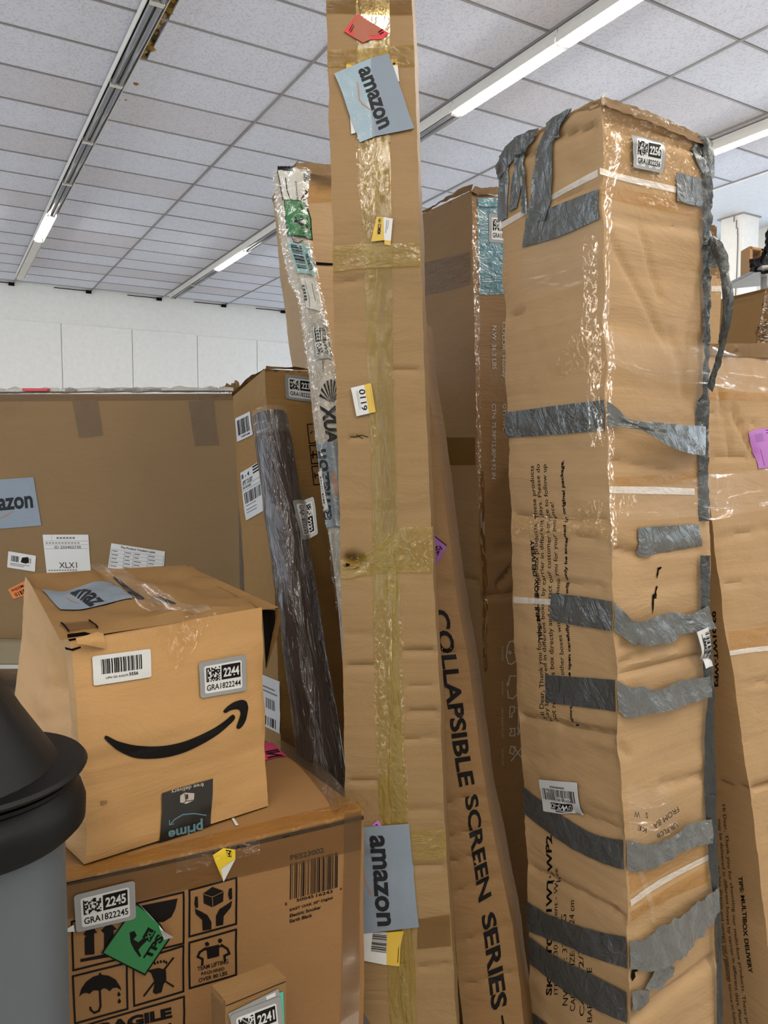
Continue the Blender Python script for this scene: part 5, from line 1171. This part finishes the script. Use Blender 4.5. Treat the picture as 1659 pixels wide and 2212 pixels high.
# big loop of tape
la = off_edge(cN, [(185, 690), (255, 850), (335, 1010), (365, 1150), (385, 1350), (398, 1600), (375, 1850), (340, 2030)], [1.49, 1.47, 1.45, 1.43, 1.41, 1.41, 1.42, 1.44]) + off_edge(cO, [(280, 330), (220, 520), (150, 730)], [1.45, 1.47, 1.48])
lb_ = off_edge(cN, [(262, 572), (390, 680), (478, 900), (492, 1150), (545, 1350), (545, 1600), (500, 1850), (450, 2050)], [1.50, 1.46, 1.44, 1.42, 1.40, 1.40, 1.41, 1.43]) + off_edge(cO, [(345, 350), (280, 600), (215, 815)], [1.44, 1.46, 1.475])
ribbon(la, lb_, 'duct', 'duct_tape', tall, n=80, m=6, wob=.004, curl=.006, seed=35, label='loop of duct tape bulging out from the right edge')
a_ = off_edge(cN, [(185, 620), (190, 760), (240, 1040)], [1.49, 1.485, 1.48]); b_ = off_edge(cN, [(250, 600), (300, 800), (350, 1010)], [1.50, 1.49, 1.485])
ribbon(a_, b_, 'duct', 'duct_tape', tall, n=14, m=4, wob=.004, seed=36)
# labels
inventory_label(R9, tall, cD((848, 310), (1033, 352), (1033, 527), (862, 492)), '2256', seed=12, off=.0062)
d = Decal(L9, .0048); q = cM((250, 5), (490, 28), (528, 228), (272, 150)); f = d.quad([q[0], q[1], q[2], cM((278, 205))[0]])
d.rect(f, 0, 0, 1, 1, 'white', 0, .03); d.bars(f, .06, .26, .92, .60, 34, 'ink', .0004, 4); d.rect(f, .28, .17, .66, .22, 'greyink', .0004)
d.textpx(cM((457, 197), (330, 180), (328, 150), (452, 160)), 'DWS-ID', 'white', .0016, .02); d.poly(cM((326, 146), (457, 156), (461, 201), (330, 185)), 'ink', .0010); d.line(cM((360, 203), (512, 218)), 2, 'ink', .0006)
d.done('barcode_label', tall, 'white barcode label turned upside down')
d = Decal(R9, .020); f = d.quad(cL((1160, 470), (1230, 440), (1262, 672), (1216, 690))); d.rect(f, 0, 0, 1, 1, 'white', 0); d.bars(f, .62, .10, .95, .88, 14, 'ink', .0005, 3, False)
d.textpx(cL((1212, 500), (1222, 580), (1205, 582), (1195, 502)), '5MG', 'ink', .0006, .04); d.rect(f, .30, .1, .34, .85, 'ink', .0005); d.done('barcode_label', tall, 'narrow white label curling beside the tape strip')
# torn crack and printed film
d = Decal(R9, .0012)
d.poly(cE((1008, 1438), (1028, 1428), (1024, 1440), (1010, 1452), (1010, 1475), (1002, 1500), (1000, 1475)), 'hole', 0); d.poly(cE((1000, 1540), (1008, 1545), (998, 1575), (1002, 1600), (985, 1608), (982, 1690), (976, 1640), (975, 1600), (988, 1590)), 'hole', 0)
d.poly(cL((972, 75), (998, 68), (995, 80), (980, 90), (978, 118), (972, 115)), 'hole', 0); d.poly(cL((965, 185), (972, 200), (955, 250), (970, 262), (950, 268), (942, 372), (938, 300), (942, 240), (955, 235)), 'hole', 0)
d.done('torn_crack', tall, 'long dark tear down the right face')
TP(R9, cM((770, 30), (900, 60), (985, 35), (1060, 120)), cM((790, 400), (850, 400), (950, 390), (1080, 300)), 'printed_film', 'clear', .006, .008, seed=41, m=8, label='crumpled clear film with black letters')
d = Decal(R9, .0105)
d.textpx(cM((1082, 195), (925, 310), (918, 275), (1068, 165)), 'FROM BA', 'ink', 0, .0); d.textpx(cM((875, 330), (820, 310), (826, 280), (878, 298)), 'KE', 'ink', 0, .0); d.textpx(cM((836, 232), (800, 232), (800, 200), (836, 200)), 'W', 'ink', 0, 0); d.textpx(cM((885, 240), (868, 230), (872, 200), (888, 210)), 'S', 'ink', 0, 0)
d.textpx(cM((1075, 290), (945, 365), (940, 335), (1055, 265)), 'UR FLCB', 'ink', 0, 0); d.done('film_printing', tall, 'black letters on the crumpled film')
d = Decal(R9, .0016); d.poly(cM((812, 1190), (850, 1180), (848, 1195), (830, 1200), (835, 1230), (815, 1258), (806, 1230)), 'hole', 0); d.done('torn_crack', tall, 'small dark tears near the bottom corner')
ribbon([P(1078, 338, 1.60), P(1150, 290, 1.53), P(1250, 232, 1.40), P(1300, 210, 1.345)], [P(1080, 348, 1.597), P(1152, 305, 1.527), P(1252, 250, 1.397), P(1302, 226, 1.342)], 'card', 'top_edge', tall, n=40, m=3, wob=.004, thick=.006, seed=5)
ribbon([P(1298, 208, 1.345), P(1400, 240, 1.42), P(1470, 272, 1.47), P(1532, 300, 1.515)], [P(1300, 226, 1.340), P(1400, 262, 1.415), P(1470, 292, 1.465), P(1532, 318, 1.510)], 'card', 'top_edge', tall, n=40, m=3, wob=.005, thick=.006, seed=6)
ribbon([P(1296, 232, 1.340), P(1302, 205, 1.342), P(1308, 196, 1.345)], [P(1305, 228, 1.340), P(1314, 212, 1.342), P(1312, 198, 1.345)], 'crinkle', 'stretch_film', tall, n=8, m=3, wob=.006, seed=6)

# ---- 10. carton at the right edge
g1 = [(1496, 742, 1.72), (1513, 900, 1.71), (1538, 1130, 1.70), (1560, 1320, 1.68), (1583, 1444, 1.67), (1602, 1600, 1.66), (1619, 1700, 1.65), (1645, 1924, 1.63), (1682, 2212, 1.60)]
e1 = vline(g1); vf = Vector((.36, .19, 0)); vl = Vector((-.13, .25, 0))
rt = thing('edge_carton', 'tan carton leaning at the right edge with a violet sticker', 'box')
cr10 = [(0, cO(p)[0], cO(q)[0], dp, wd) for p, q, dp, wd in (((320, 800), (430, 1560), .004, .005), ((470, 1020), (700, 1560), .006, .006), ((190, 1060), (400, 1050), .003, .004), ((190, 1215), (740, 1205), .003, .004), ((190, 1600), (640, 1585), .003, .004), ((330, 250), (700, 330), .004, .006))]
cr10 += [(0, (1545, 1165), (1659, 1140), .004, .006), (0, (1560, 1260), (1659, 1258), .003, .004), (0, (1575, 1360), (1659, 1352), .003, .004), (0, (1622, 1703), (1680, 1690), .009, .006), (0, (1585, 1480), (1659, 1470), .003, .004), (0, (1640, 1990), (1690, 1985), .004, .006), (3, (1550, 1690), (1615, 1704), .006, .005)]
S10, T10, o = carton_body([e1, shift(e1, vf), shift(e1, vf + vl), shift(e1, vl)], M['card'], rt, {0: noise_disp(.005, 5, 5, 6, .001, 30), 3: noise_disp(.004, 5, 3, 2)}, cell=.011, seed=111, jit=.005, faces=(0, 3), creases=cr10)
rf, rl_ = S10[0], S10[3]
strip(rf, [(1500, 742), (1580, 742), (1680, 740)], [(1502, 768), (1580, 770), (1680, 775)], 'card', 'top_flap', rt, .003, wob=.006, thick=.003, m=3)
strip(rf, cL((1410, 470), (1659, 440)), cL((1425, 590), (1659, 555)), 'tape_o', 'packing_tape', rt, .001)
strip(rf, cL((1415, 590), (1550, 570), (1700, 555)), cL((1420, 618), (1550, 600), (1700, 584)), 'strap', 'white_strap', rt, .0018)
strip(rf, [(1500, 846), (1580, 846), (1690, 850)], [(1502, 862), (1580, 864), (1690, 868)], 'tape_o', 'packing_tape', rt, .0012)
d = Decal(rf, .002); d.poly(cO((640, 1295), (740, 1255), (960, 1230), (960, 1700), (760, 1730), (720, 1600), (670, 1450)), 'purple', 0)
for k in range(6): d.line(cO((710 + k * 4, 1330 + k * 16), (800 + k * 4, 1310 + k * 16)), 1.0, 'purple_dk', .0004)
d.line(cO((850, 1270), (900, 1265)), 1.5, 'ink', .0004); d.line(cO((850, 1300), (900, 1295)), 1.2, 'ink', .0004); d.line(cO((780, 1500), (830, 1690)), 1.2, 'purple_dk', .0004); d.done('violet_sticker', rt, 'violet sticker cut by the right edge of the photo')
d = Decal(rl_, .0008)
def dn(a, b, w, s_, bold=0.0): d.textpx([(a[0] + w, a[1]), (b[0] + w, b[1]), (b[0], b[1]), (a[0], a[1])], s_, 'ink', 0, bold)
dn((1595, 1893), (1618, 2102), 9, 'TIPS: MULTIBOX DELIVERY', .03)
dn((1558, 1738), (1613, 2230), 9, 'Hi Dear, Thank you for choosing our multi-box products. These prod', .0)
dn((1549, 1770), (1600, 2240), 9, 'may be delivered in different boxes by carrier in different days. Please do', .0)
dn((1541, 1805), (1586, 2240), 9, 'not return this box directly and contact our customer service to follow up', .0)
dn((1532, 1835), (1568, 2120), 9, 'other boxes with you. Thank you for your patience!', .0)
dn((1539, 1320), (1543, 1484), 9, '02-01WT-WP3', .04); d.done('printing', rt, 'black lettering reading down the shaded side')
# wide clear film from the taped carton across to this one
def film_ribbon(top, bot, nm, seed, lab, dd, nn=50):
    a_ = [P(x, y, q) for (x, y), q in zip(top, dd)]; b_ = [P(x, y, q) for (x, y), q in zip(bot, dd)]
    return ribbon(a_, b_, 'clear', nm, tall, n=nn, m=14, wob=.006, seed=seed, thick=0, label=lab)
film_ribbon(cE((690, 32), (860, 85), (1090, 125), (1320, 130)) + [(1600, 770), (1690, 785)], cE((705, 210), (860, 290), (1080, 345), (1290, 352)) + [(1600, 845), (1690, 850)], 'stretch_film', 3, 'wide clear film stretched across both right hand cartons', [1.335, 1.37, 1.43, 1.48, 1.60, 1.68])
film_ribbon(cE((720, 1000), (1000, 950), (1230, 905), (1320, 885)) + [(1600, 1022), (1690, 1005)], cE((730, 1150), (1000, 1150), (1240, 1130), (1330, 1155)) + [(1600, 1110), (1690, 1090)], 'stretch_film', 8, 'lower clear film between the two right hand cartons', [1.336, 1.40, 1.465, 1.49, 1.62, 1.69])
for o_ in list(tall.children)[-2:]:
    for p_ in o_.data.polygons: p_.use_smooth = True

# ---- 11. plastic wrapped tube
ta, tb = P(583, 899, 1.74), P(702, 1700, 1.50)
ax = (tb - ta).normalized(); tc = ta + ax * ((0 - ta.z) / ax.z)
side = ax.cross(Vector((0, 1, 0))).normalized()
if side.x < 0: side = -side
fwd = ax.cross(side).normalized()
if fwd.y > 0: fwd = -fwd
LT = (tc - ta).length
def tube_pt(ang, v, back=False):
    p = ta.lerp(tc, v); r = .0405 + .0095 * min(1, v * 1.6) + .0022 * N3(ang * 1.3, v * 14, 2) + .0012 * N3(ang * 4, v * 40, 5)
    r += .002 * math.exp(-((v - .13) / .02) ** 2) - .0015 * (1 if v < .035 else 0)
    return p + (side * math.sin(ang) + fwd * math.cos(ang)) * r
tube = thing('wrapped_tube', 'long grey brown roll sealed in shiny clear plastic, leaning upright', 'roll')
k = NT('shiny_wrapped_grey'); uv = k.uv()
c_ = k.mix(k.noise(k.scale(uv, (8, 3, 1)), 1.0, 4), lin((34, 27, 26)), lin((70, 60, 55))); k.l.new(c_, k.b.inputs['Base Color'])
k.b.inputs['Roughness'].default_value = .5; k.b.inputs['Coat Weight'].default_value = 1; k.b.inputs['Coat Roughness'].default_value = .06; k.b.inputs['Specular IOR Level'].default_value = .1; k.b.inputs['Coat IOR'].default_value = 1.42
h_ = k.noise(k.scale(uv, (40, 7, 1)), 1.0, 3, .5, 1.2); n_ = k.bump(h_, .8, .012)
k.l.new(n_, k.b.inputs['Coat Normal']); k.l.new(n_, k.b.inputs['Normal']); M['tube'] = k.m
fr_ = Surf([Vector((0, 0, 0)), Vector((0, 0, -LT))], [Vector((.14, 0, 0)), Vector((.14, 0, -LT))], func=lambda u, v: tube_pt((u - .5) * math.pi * 1.0, v), nu=24, nv=190); fr_.W, fr_.H = .15, LT
bk_ = Surf([Vector((0, 0, 0)), Vector((0, 0, -LT))], [Vector((.14, 0, 0)), Vector((.14, 0, -LT))], func=lambda u, v: tube_pt((u + .5) * math.pi * 1.0, v), nu=12, nv=190); bk_.W, bk_.H = .15, LT
bm = bmesh.new(); uvl = bm.loops.layers.uv.new('UVMap'); fr_.emit(bm, uvl); bk_.emit(bm, uvl)
bmesh.ops.remove_doubles(bm, verts=bm.verts[:], dist=1e-5)
for v_ in (0.0, 1.0):
    ring = [bm.verts.new(tube_pt(2 * math.pi * j / 24, v_) + ax * (.01 if v_ == 0 else -.01)) for j in range(24)]; bm.faces.new(ring)
bm_to('roll_body', bm, M['tube'], tube, True)
ribbon([tube_pt(2 * math.pi * j / 24, 0) * 1.0 - ax * .012 for j in range(25)], [tube_pt(2 * math.pi * j / 24, .03) + (side * math.sin(2 * math.pi * j / 24) + fwd * math.cos(2 * math.pi * j / 24)) * .002 for j in range(25)], 'clear', 'plastic_end', tube, n=48, m=3, wob=.002, thick=0, label='clear plastic rim at the open end')
inventory_label(fr_, tube, cG((758, 1200), (800, 1530), (660, 1587), (575, 1235)), '2232', seed=15, off=.002)

# ---- 12. long plastic sleeve
bl = [(592, 372, 2.02), (596, 440, 2.0), (604, 500, 1.98), (612, 550, 1.97), (628, 610, 1.96), (646, 650, 1.95), (656, 720, 1.93), (666, 800, 1.91), (674, 880, 1.88), (682, 950, 1.86), (694, 1020, 1.83), (702, 1100, 1.80), (712, 1170, 1.77), (722, 1240, 1.74), (731, 1320, 1.71), (745, 1500, 1.65)]
br = [(670, 366, 2.02), (661, 430, 2.0), (664, 490, 1.98), (674, 550, 1.97), (684, 600, 1.96), (697, 660, 1.95), (706, 710, 1.93), (716, 770, 1.91), (736, 860, 1.88), (738, 950, 1.86), (742, 1020, 1.83), (744, 1100, 1.80), (748, 1170, 1.77), (750, 1240, 1.74), (756, 1320, 1.71), (768, 1500, 1.65)]
A1, A2 = smooth_pts([P(*p) for p in bl], 150), smooth_pts([P(*p) for p in br], 150)
def slv(x, y):
    return .016 * math.sin(math.pi * min(1, max(0, x / .075))) + .005 * N3(x * 40, y * 12, 4) + .0025 * N3(x * 70, y * 45, 6)
slv_ = Surf(A1, A2, .004, slv, .006); slv_.bake()
bag = thing('plastic_sleeve', 'long crumpled clear plastic sleeve with stickers between the cartons', 'plastic bag')
k = NT('milky_crumpled_plastic'); k.b.inputs['Base Color'].default_value = lin((176, 168, 156)); k.b.inputs['Roughness'].default_value = .16; k.b.inputs['Alpha'].default_value = .82; k.b.inputs['Specular IOR Level'].default_value = .9
uv = k.uv(); k.l.new(k.mix(k.noise(k.scale(uv, (30, 9, 1)), 1.0, 4), lin((118, 106, 92)), lin((196, 190, 180))), k.b.inputs['Base Color'])
k.l.new(k.bump(k.noise(k.scale(uv, (60, 22, 1)), 1.0, 4, .6, 1.5), .9, .012), k.b.inputs['Normal']); M['milky'] = k.m
bm = bmesh.new(); uvl = bm.loops.layers.uv.new('UVMap'); slv_.emit(bm, uvl)
bks = Surf(A1, A2, .012, lambda x, y: -.014 * math.sin(math.pi * min(1, max(0, x / .075))), .001); bks.bake(); bks.emit(bm, uvl, flip=True)
bm_to('sleeve_body', bm, M['milky'], bag, True)
strip(slv_, bl[::2], br[::2], 'crinkle', 'outer_film', bag, .0075, n=110, wob=.003, m=10, seed=44, label='shiny crumpled outer film')
d = Decal(slv_, .0025)
d.poly(cA((150, 150), (240, 120), (340, 160), (420, 170), (410, 260), (400, 300), (400, 440), (340, 430), (210, 395), (185, 280)), 'white', 0, .008)
for k_ in range(8): d.poly(cA((150 + k_ * 16, 128 + (k_ % 2) * 6), (164 + k_ * 16, 118), (215 + k_ * 10, 158), (205 + k_ * 10, 160)), 'ink', .0005, .006)
for k_ in range(6): d.line(cA((370, 185 + k_ * 12), (412, 160 + k_ * 14)), 1.8, 'ink', .0005)
d.line(cA((155, 160), (180, 270), (200, 400)), 1.8, 'ink', .0005); d.line(cA((225, 220), (235, 320), (260, 390), (285, 410)), 2.2, 'ink', .0005); d.line(cA((350, 395), (395, 330), (380, 320)), 3, 'ink', .0005); d.line(cA((365, 400), (395, 385)), 2, 'ink', .0005)
d.textpx(cA((318, 245), (335, 405), (312, 405), (298, 245)), 'powered by', 'ink', .0005, .0)
d.poly(cA((150, 155), (158, 130), (250, 135), (245, 150)), 'ink', .0003, .008)
d.done('wrapper_print', bag, 'white label with black zebra pattern')
d = Decal(slv_, .0035); d.poly(cA((210, 397), (395, 440), (428, 560), (442, 740), (245, 708), (225, 560)), 'ink', 0, .008); d.poly(cA((216, 404), (388, 445), (418, 560), (434, 728), (252, 700), (232, 560)), 'green', .0004, .008)
d.poly(cA((290, 545), (310, 545), (318, 575), (350, 570), (375, 595), (430, 640), (420, 652), (360, 628), (330, 600), (300, 590)), 'ink', .0008, .008); d.line(cA((280, 712), (295, 750), (330, 762), (362, 740)), 1.8, 'ink', .0005); d.done('green_sticker', bag, 'dark edged green sticker')
d = Decal(slv_, .0035); q = cA((245, 750), (412, 790), (475, 1045), (325, 1010)); f = d.quad(q); d.rect(f, 0, 0, 1, 1, 'cyan', 0)
d.bars(f, .1, .08, .62, .90, 14, 'ink', .0005, 7, False); d.textpx(cA((400, 845), (445, 985), (420, 1000), (385, 855)), 'X0018FM7E2X', 'ink', .0005, .02); d.done('barcode_label', bag, 'pale blue barcode sticker')
d = Decal(slv_, .003); d.poly(cA((345, 1050), (450, 1060), (520, 1340), (430, 1310), (395, 1300)), 'white', 0, .01); f = d.quad(cA((360, 1110), (380, 1110), (405, 1250), (385, 1250))); d.bars(f, 0, 0, 1, 1, 10, 'ink', .0005, 3, False)
d.line(cA((385, 1080), (425, 1310)), 1.2, 'greyink', .0005); d.line(cA((440, 1100), (470, 1250)), 1.2, 'greyink', .0005); d.done('paper_label', bag, 'crumpled white paper label inside the sleeve')
inventory_label(slv_, bag, cA((438, 1690 - 0), (440, 1430), (572, 1465), (605, 1745)), '2233', seed=18, off=.004) if False else inventory_label(slv_, bag, cA((478, 1740), (440, 1430), (560, 1462), (608, 1738)), '2233', seed=18, off=.004)
d = Decal(slv_, .003)
c0 = (925, 352)
import itertools
cx0, cy0 = 925, 370
for k_ in range(9):
    a1 = math.radians(195 + k_ * 17); a2 = math.radians(195 + k_ * 17 + 9)
    d.poly(cG((cx0 + 12 * math.cos(a1), cy0 + 12 * math.sin(a1)), (cx0 + 105 * math.cos(a1), cy0 + 205 * math.sin(a1)), (cx0 + 105 * math.cos(a2), cy0 + 205 * math.sin(a2)), (cx0 + 12 * math.cos(a2), cy0 + 12 * math.sin(a2))), 'ink', 0, .008)
d.textpx(cG((960, 390), (975, 735), (900, 735), (825, 395)), 'XUA', 'ink', 0, .05)
d.textpx(cG((862, 0), (868, 100), (848, 100), (845, 0)), 'service', 'ink', 0, .01)
d.done('wrapper_print', bag, 'black sunburst and large black letters')
d = Decal(slv_, .0045); d.poly(cG((795, 735), (970, 725), (990, 1100), (1010, 1470), (890, 1475), (840, 1150)), 'amz', 0, .01)
d.textpx(cG((870, 1410), (808, 785), (885, 780), (945, 1405)), 'amazon', 'amz_ink', .0006, .03); d.poly(cG((925, 1000), (965, 985), (985, 1190), (960, 1200)), 'amz_orange', .0004, .01); d.done('branded_tape_label', bag, 'grey blue tape label reading upwards')
d = Decal(slv_, .0062); f = d.quad(cG((820, 985), (852, 975), (912, 1310), (872, 1325))); d.rect(f, 0, 0, 1, 1, 'white', 0); d.bars(f, .25, .14, .62, .9, 14, 'ink', .0004, 9, False); d.done('barcode_label', bag, 'narrow white barcode strip')

# ---- 13. small upright carton at the bottom
sm = thing('small_carton', 'small upright carton with code label 2241 in front of the symbol carton', 'box')
q1 = PZ(487, 2163, .745); q2 = PZ(618, 2112, .745); q0 = PZ(457, 2128, .745); q3 = q0 + q2 - q1
e1, e2, e0, e3 = [[p, Vector((p.x, p.y, 0))] for p in (q1, q2, q0, q3)]
S13, T13, o = carton_body([e1, e2, e3, e0], M['card_mid'], sm, {0: noise_disp(.0012, 9, 9, 3)}, cell=.012, seed=131, jit=.0015, faces=(0, 3))
sf = S13[0]
d = Decal(sf, .0008); d.line([(488, 2172), (616, 2120)], 1.6, 'hole'); d.line([(500, 2172), (560, 2150)], 2.5, 'card_dark', .0002); d.done('lid_seam', sm, 'dark lid seam')
d = Decal(sf, .0015); d.poly(cI((1165, 1060), (1210, 1045), (1222, 1300), (1180, 1300)), 'teal_lbl', 0); d.done('mint_sticker', sm, 'mint green sticker edge')
d = Decal(sf, .0022); d.poly(cI((930, 1155), (1185, 1028), (1200, 1080), (940, 1200)), 'silver', 0); d.poly(cI((1120, 1068), (1170, 1045), (1170, 1065), (1125, 1085)), 'white', .0003); d.done('silver_sticker', sm, 'silver sticker behind the code label')
inventory_label(sf, sm, cI((938, 1160), (1195, 1063), (1215, 1262), (955, 1360)), '2241', seed=21, off=.003)

# ---- 14. waste bin with a rounded black lid
binn = thing('waste_bin', 'blue grey waste bin with black lid at the left edge', 'bin')
bc = P(-60, 1789, .85); bx, by, bz = bc.x, bc.y, bc.z
def lathe(prof, mat, nm, seg=56, parent=binn, sq=(1, 1)):
    bm = bmesh.new(); rows = []
    for r_, z in prof: rows.append([bm.verts.new((bx + r_ * sq[0] * math.cos(2 * math.pi * j / seg), by + r_ * sq[1] * math.sin(2 * math.pi * j / seg), z)) for j in range(seg)])
    for a, b in zip(rows, rows[1:]):
        for j in range(seg): bm.faces.new((a[j], b[j], b[(j + 1) % seg], a[(j + 1) % seg]))
    bm.faces.new(rows[0]); bm.faces.new(rows[-1]); bmesh.ops.recalc_face_normals(bm, faces=bm.faces[:])
    return bm_to(nm, bm, M[mat], parent, True)
R_ = .1215
lathe([(.098, bz + .01), (.097, bz - .2), (.094, .3), (.09, .02), (.086, 0)], 'bin_grey', 'bin_body')
lathe([(.094, bz - .012), (R_ - .008, bz - .008), (R_, bz), (R_ + .001, bz + .020), (R_ - .003, bz + .034), (R_ - .010, bz + .040), (R_ - .012, bz + .047), (R_ - .006, bz + .052), (R_ - .006, bz + .056), (R_ - .03, bz + .062), (.02, bz + .062)], 'bin_black', 'rim')
# hood: lip plate and steep swing flap
lathe([(.06, bz + .060), (R_ + .002, bz + .0625), (R_ + .004, bz + .066), (R_ + .001, bz + .070), (.07, bz + .073), (.01, bz + .073)], 'bin_black', 'lip')
bm = bmesh.new(); zt_ = bz + .066
prof = []
apx = P(-60, 1372, .86).z
half = .097
rows = []
for i in range(13):
    t = -1 + 2 * i / 12; y = by - .01 + t * .098; w = half * math.sqrt(max(0, 1 - (t * .85) ** 2)) ; h = (apx - zt_) * (1 - max(0, -t) ** 1.3 * .9) * (1 - .45 * max(0, t + .1))
    row = []
    for j in range(17):
        s_ = -1 + 2 * j / 16; z = zt_ + h * (1 - abs(s_)); row.append(bm.verts.new((bx + s_ * w, y, z)))
    rows.append(row)
for a, b in zip(rows, rows[1:]):
    for j in range(16): bm.faces.new((a[j], a[j + 1], b[j + 1], b[j]))
bm.faces.new(rows[0]); bm.faces.new(list(reversed(rows[-1])))
bmesh.ops.recalc_face_normals(bm, faces=bm.faces[:]); bm_to('swing_flap', bm, M['bin_black'], binn, True)

# ---- 15. things in the distance at the right
def simple_box(nm, lab, pts_front, depth, mat, cell=.04, seed=1, cr=None, h0=0):
    t = thing(nm, lab, 'box')
    (xa, ya, da), (xb, yb, db) = pts_front
    a, b = P(xa, ya, da), P(xb, yb, db)
    ea, eb = [a, Vector((a.x, a.y, h0))], [b, Vector((b.x, b.y, h0))]
    dv_ = Vector(depth); s = carton_body([ea, eb, shift(eb, dv_), shift(ea, dv_)], M[mat], t, {0: noise_disp(.008, 3, 3, seed)}, cell=cell, seed=seed, jit=.006, faces=(0, 3), creases=cr)
    return t, s
t_, s_ = simple_box('torn_carton', 'torn topped tan carton behind the duct tape loop', ((1490, 592, 2.45), (1558, 596, 2.50)), (.1, .3, 0), 'card', seed=141)
strip(s_[0][0], [(1535, 618), (1562, 618)], [(1535, 630), (1562, 630)], 'strap', 'white_strap', t_, .003)
strip(s_[0][0], [(1544, 575), (1562, 575)], [(1544, 640), (1562, 640)], 'crinkle', 'packing_tape', t_, .004, wob=.008)
a_ = P(1542, 484, 2.5); ribbon([P(1534, 486, 2.5), P(1538, 520, 2.5), P(1536, 555, 2.5), P(1530, 600, 2.5)], [P(1549, 488, 2.5), P(1547, 512, 2.5), P(1554, 540, 2.5), P(1560, 600, 2.5)], 'card', 'torn_flap', t_, n=16, m=4, wob=.02, thick=.006, seed=4)
t_, s_ = simple_box('shadowed_carton', 'dark brown carton below the white column', ((1500, 660, 3.4), (1700, 612, 3.0)), (.3, .6, 0), 'card_dark', seed=151)
strip(s_[0][0], [(1583, 641), (1620, 633), (1655, 624)], [(1583, 646), (1620, 637), (1655, 628)], 'card_dark', 'lid_edge', t_, .012, wob=.004, thick=.01, m=2)
wc = thing('wrapped_bundle', 'brown bundle in crinkled shiny film at the right edge', 'bundle')
ribbon([P(1652, 625, 2.6), P(1646, 660, 2.6), P(1640, 700, 2.6), P(1630, 745, 2.6), P(1630, 900, 2.6)], [P(1720, 610, 2.6), P(1720, 660, 2.6), P(1720, 700, 2.6), P(1720, 745, 2.6), P(1720, 900, 2.6)], 'card_dark', 'bundle_body', wc, n=40, m=12, wob=.03, curl=-.05, thick=.05, seed=7)
ribbon([P(1655, 625, 2.56), P(1648, 660, 2.56), P(1642, 700, 2.56), P(1634, 745, 2.56)], [P(1700, 610, 2.54), P(1700, 660, 2.54), P(1700, 700, 2.54), P(1700, 745, 2.54)], 'crinkle', 'wrapping', wc, n=40, m=12, wob=.03, thick=0, seed=9)
# wooden crate end and black fabric on top
cr_ = thing('wooden_frame', 'small pine frame standing against the column', 'frame')
fx = lambda x, y, dd=4.2: P(x, y, dd)
c0_, c1_, c2_, c3_ = fx(1613, 541), fx(1637, 545), fx(1637, 596), fx(1612, 597)
def bar(a, b, w, mat, nm, par, dep=.05):
    m_ = (a + b) / 2; z_ = (b - a).normalized(); x_ = z_.cross(Vector((0, 1, 0))).normalized(); y_ = z_.cross(x_)
    return box_obj(nm, m_, (w, dep, (b - a).length / 2 + w), mat, par, (x_, y_, z_), bevel=.003)
bar(c0_, c3_, .010, M['wood'], 'stile', cr_); bar(c1_, c2_, .008, M['wood'], 'stile', cr_); bar(c0_, c1_, .008, M['wood'], 'rail', cr_); bar(c3_, c2_, .010, M['wood'], 'rail', cr_)
sh = thing('shelf_rack', 'pale metal shelf holding the pine frame beside the window', 'shelf')
bar(fx(1600, 601, 4.2), fx(1720, 590, 4.2), .008, M['garland'], 'shelf_board', sh, .25)
bar(fx(1650, 603, 4.2), Vector((fx(1650, 603, 4.2).x, 4.2, 0)), .012, M['garland'], 'post', sh, .012)
bf = thing('black_garment', 'black glossy folded fabric beside the pine frame', 'garment')
ribbon([fx(1620, 559, 4.0), fx(1640, 556, 4.0), fx(1652, 530, 4.0), fx(1655, 500, 4.0), fx(1670, 480, 4.0)], [fx(1618, 586, 4.0), fx(1640, 589, 4.0), fx(1660, 590, 4.0), fx(1690, 560, 4.0), fx(1700, 530, 4.0)], 'blackcloth', 'fabric_fold', bf, n=30, m=10, wob=.03, thick=.04, seed=3)
ribbon([fx(1640, 575, 3.95), fx(1652, 555, 3.95), fx(1664, 530, 3.95)], [fx(1648, 590, 3.95), fx(1660, 575, 3.95), fx(1672, 552, 3.95)], 'clear', 'plastic_bag', bf, n=14, m=6, wob=.02, thick=0, seed=5)
# small debris on the pallet load by the upright carton
db = thing('crumpled_scrap', 'crumpled brown scrap lying on the far end of the flat carton', 'scrap')
ribbon([P(470, 838, 2.4), P(488, 832, 2.4), P(515, 824, 2.4)], [P(472, 848, 2.38), P(490, 846, 2.38), P(520, 846, 2.38)], 'card', 'paper_scrap', db, n=16, m=5, wob=.02, thick=.004, seed=3)
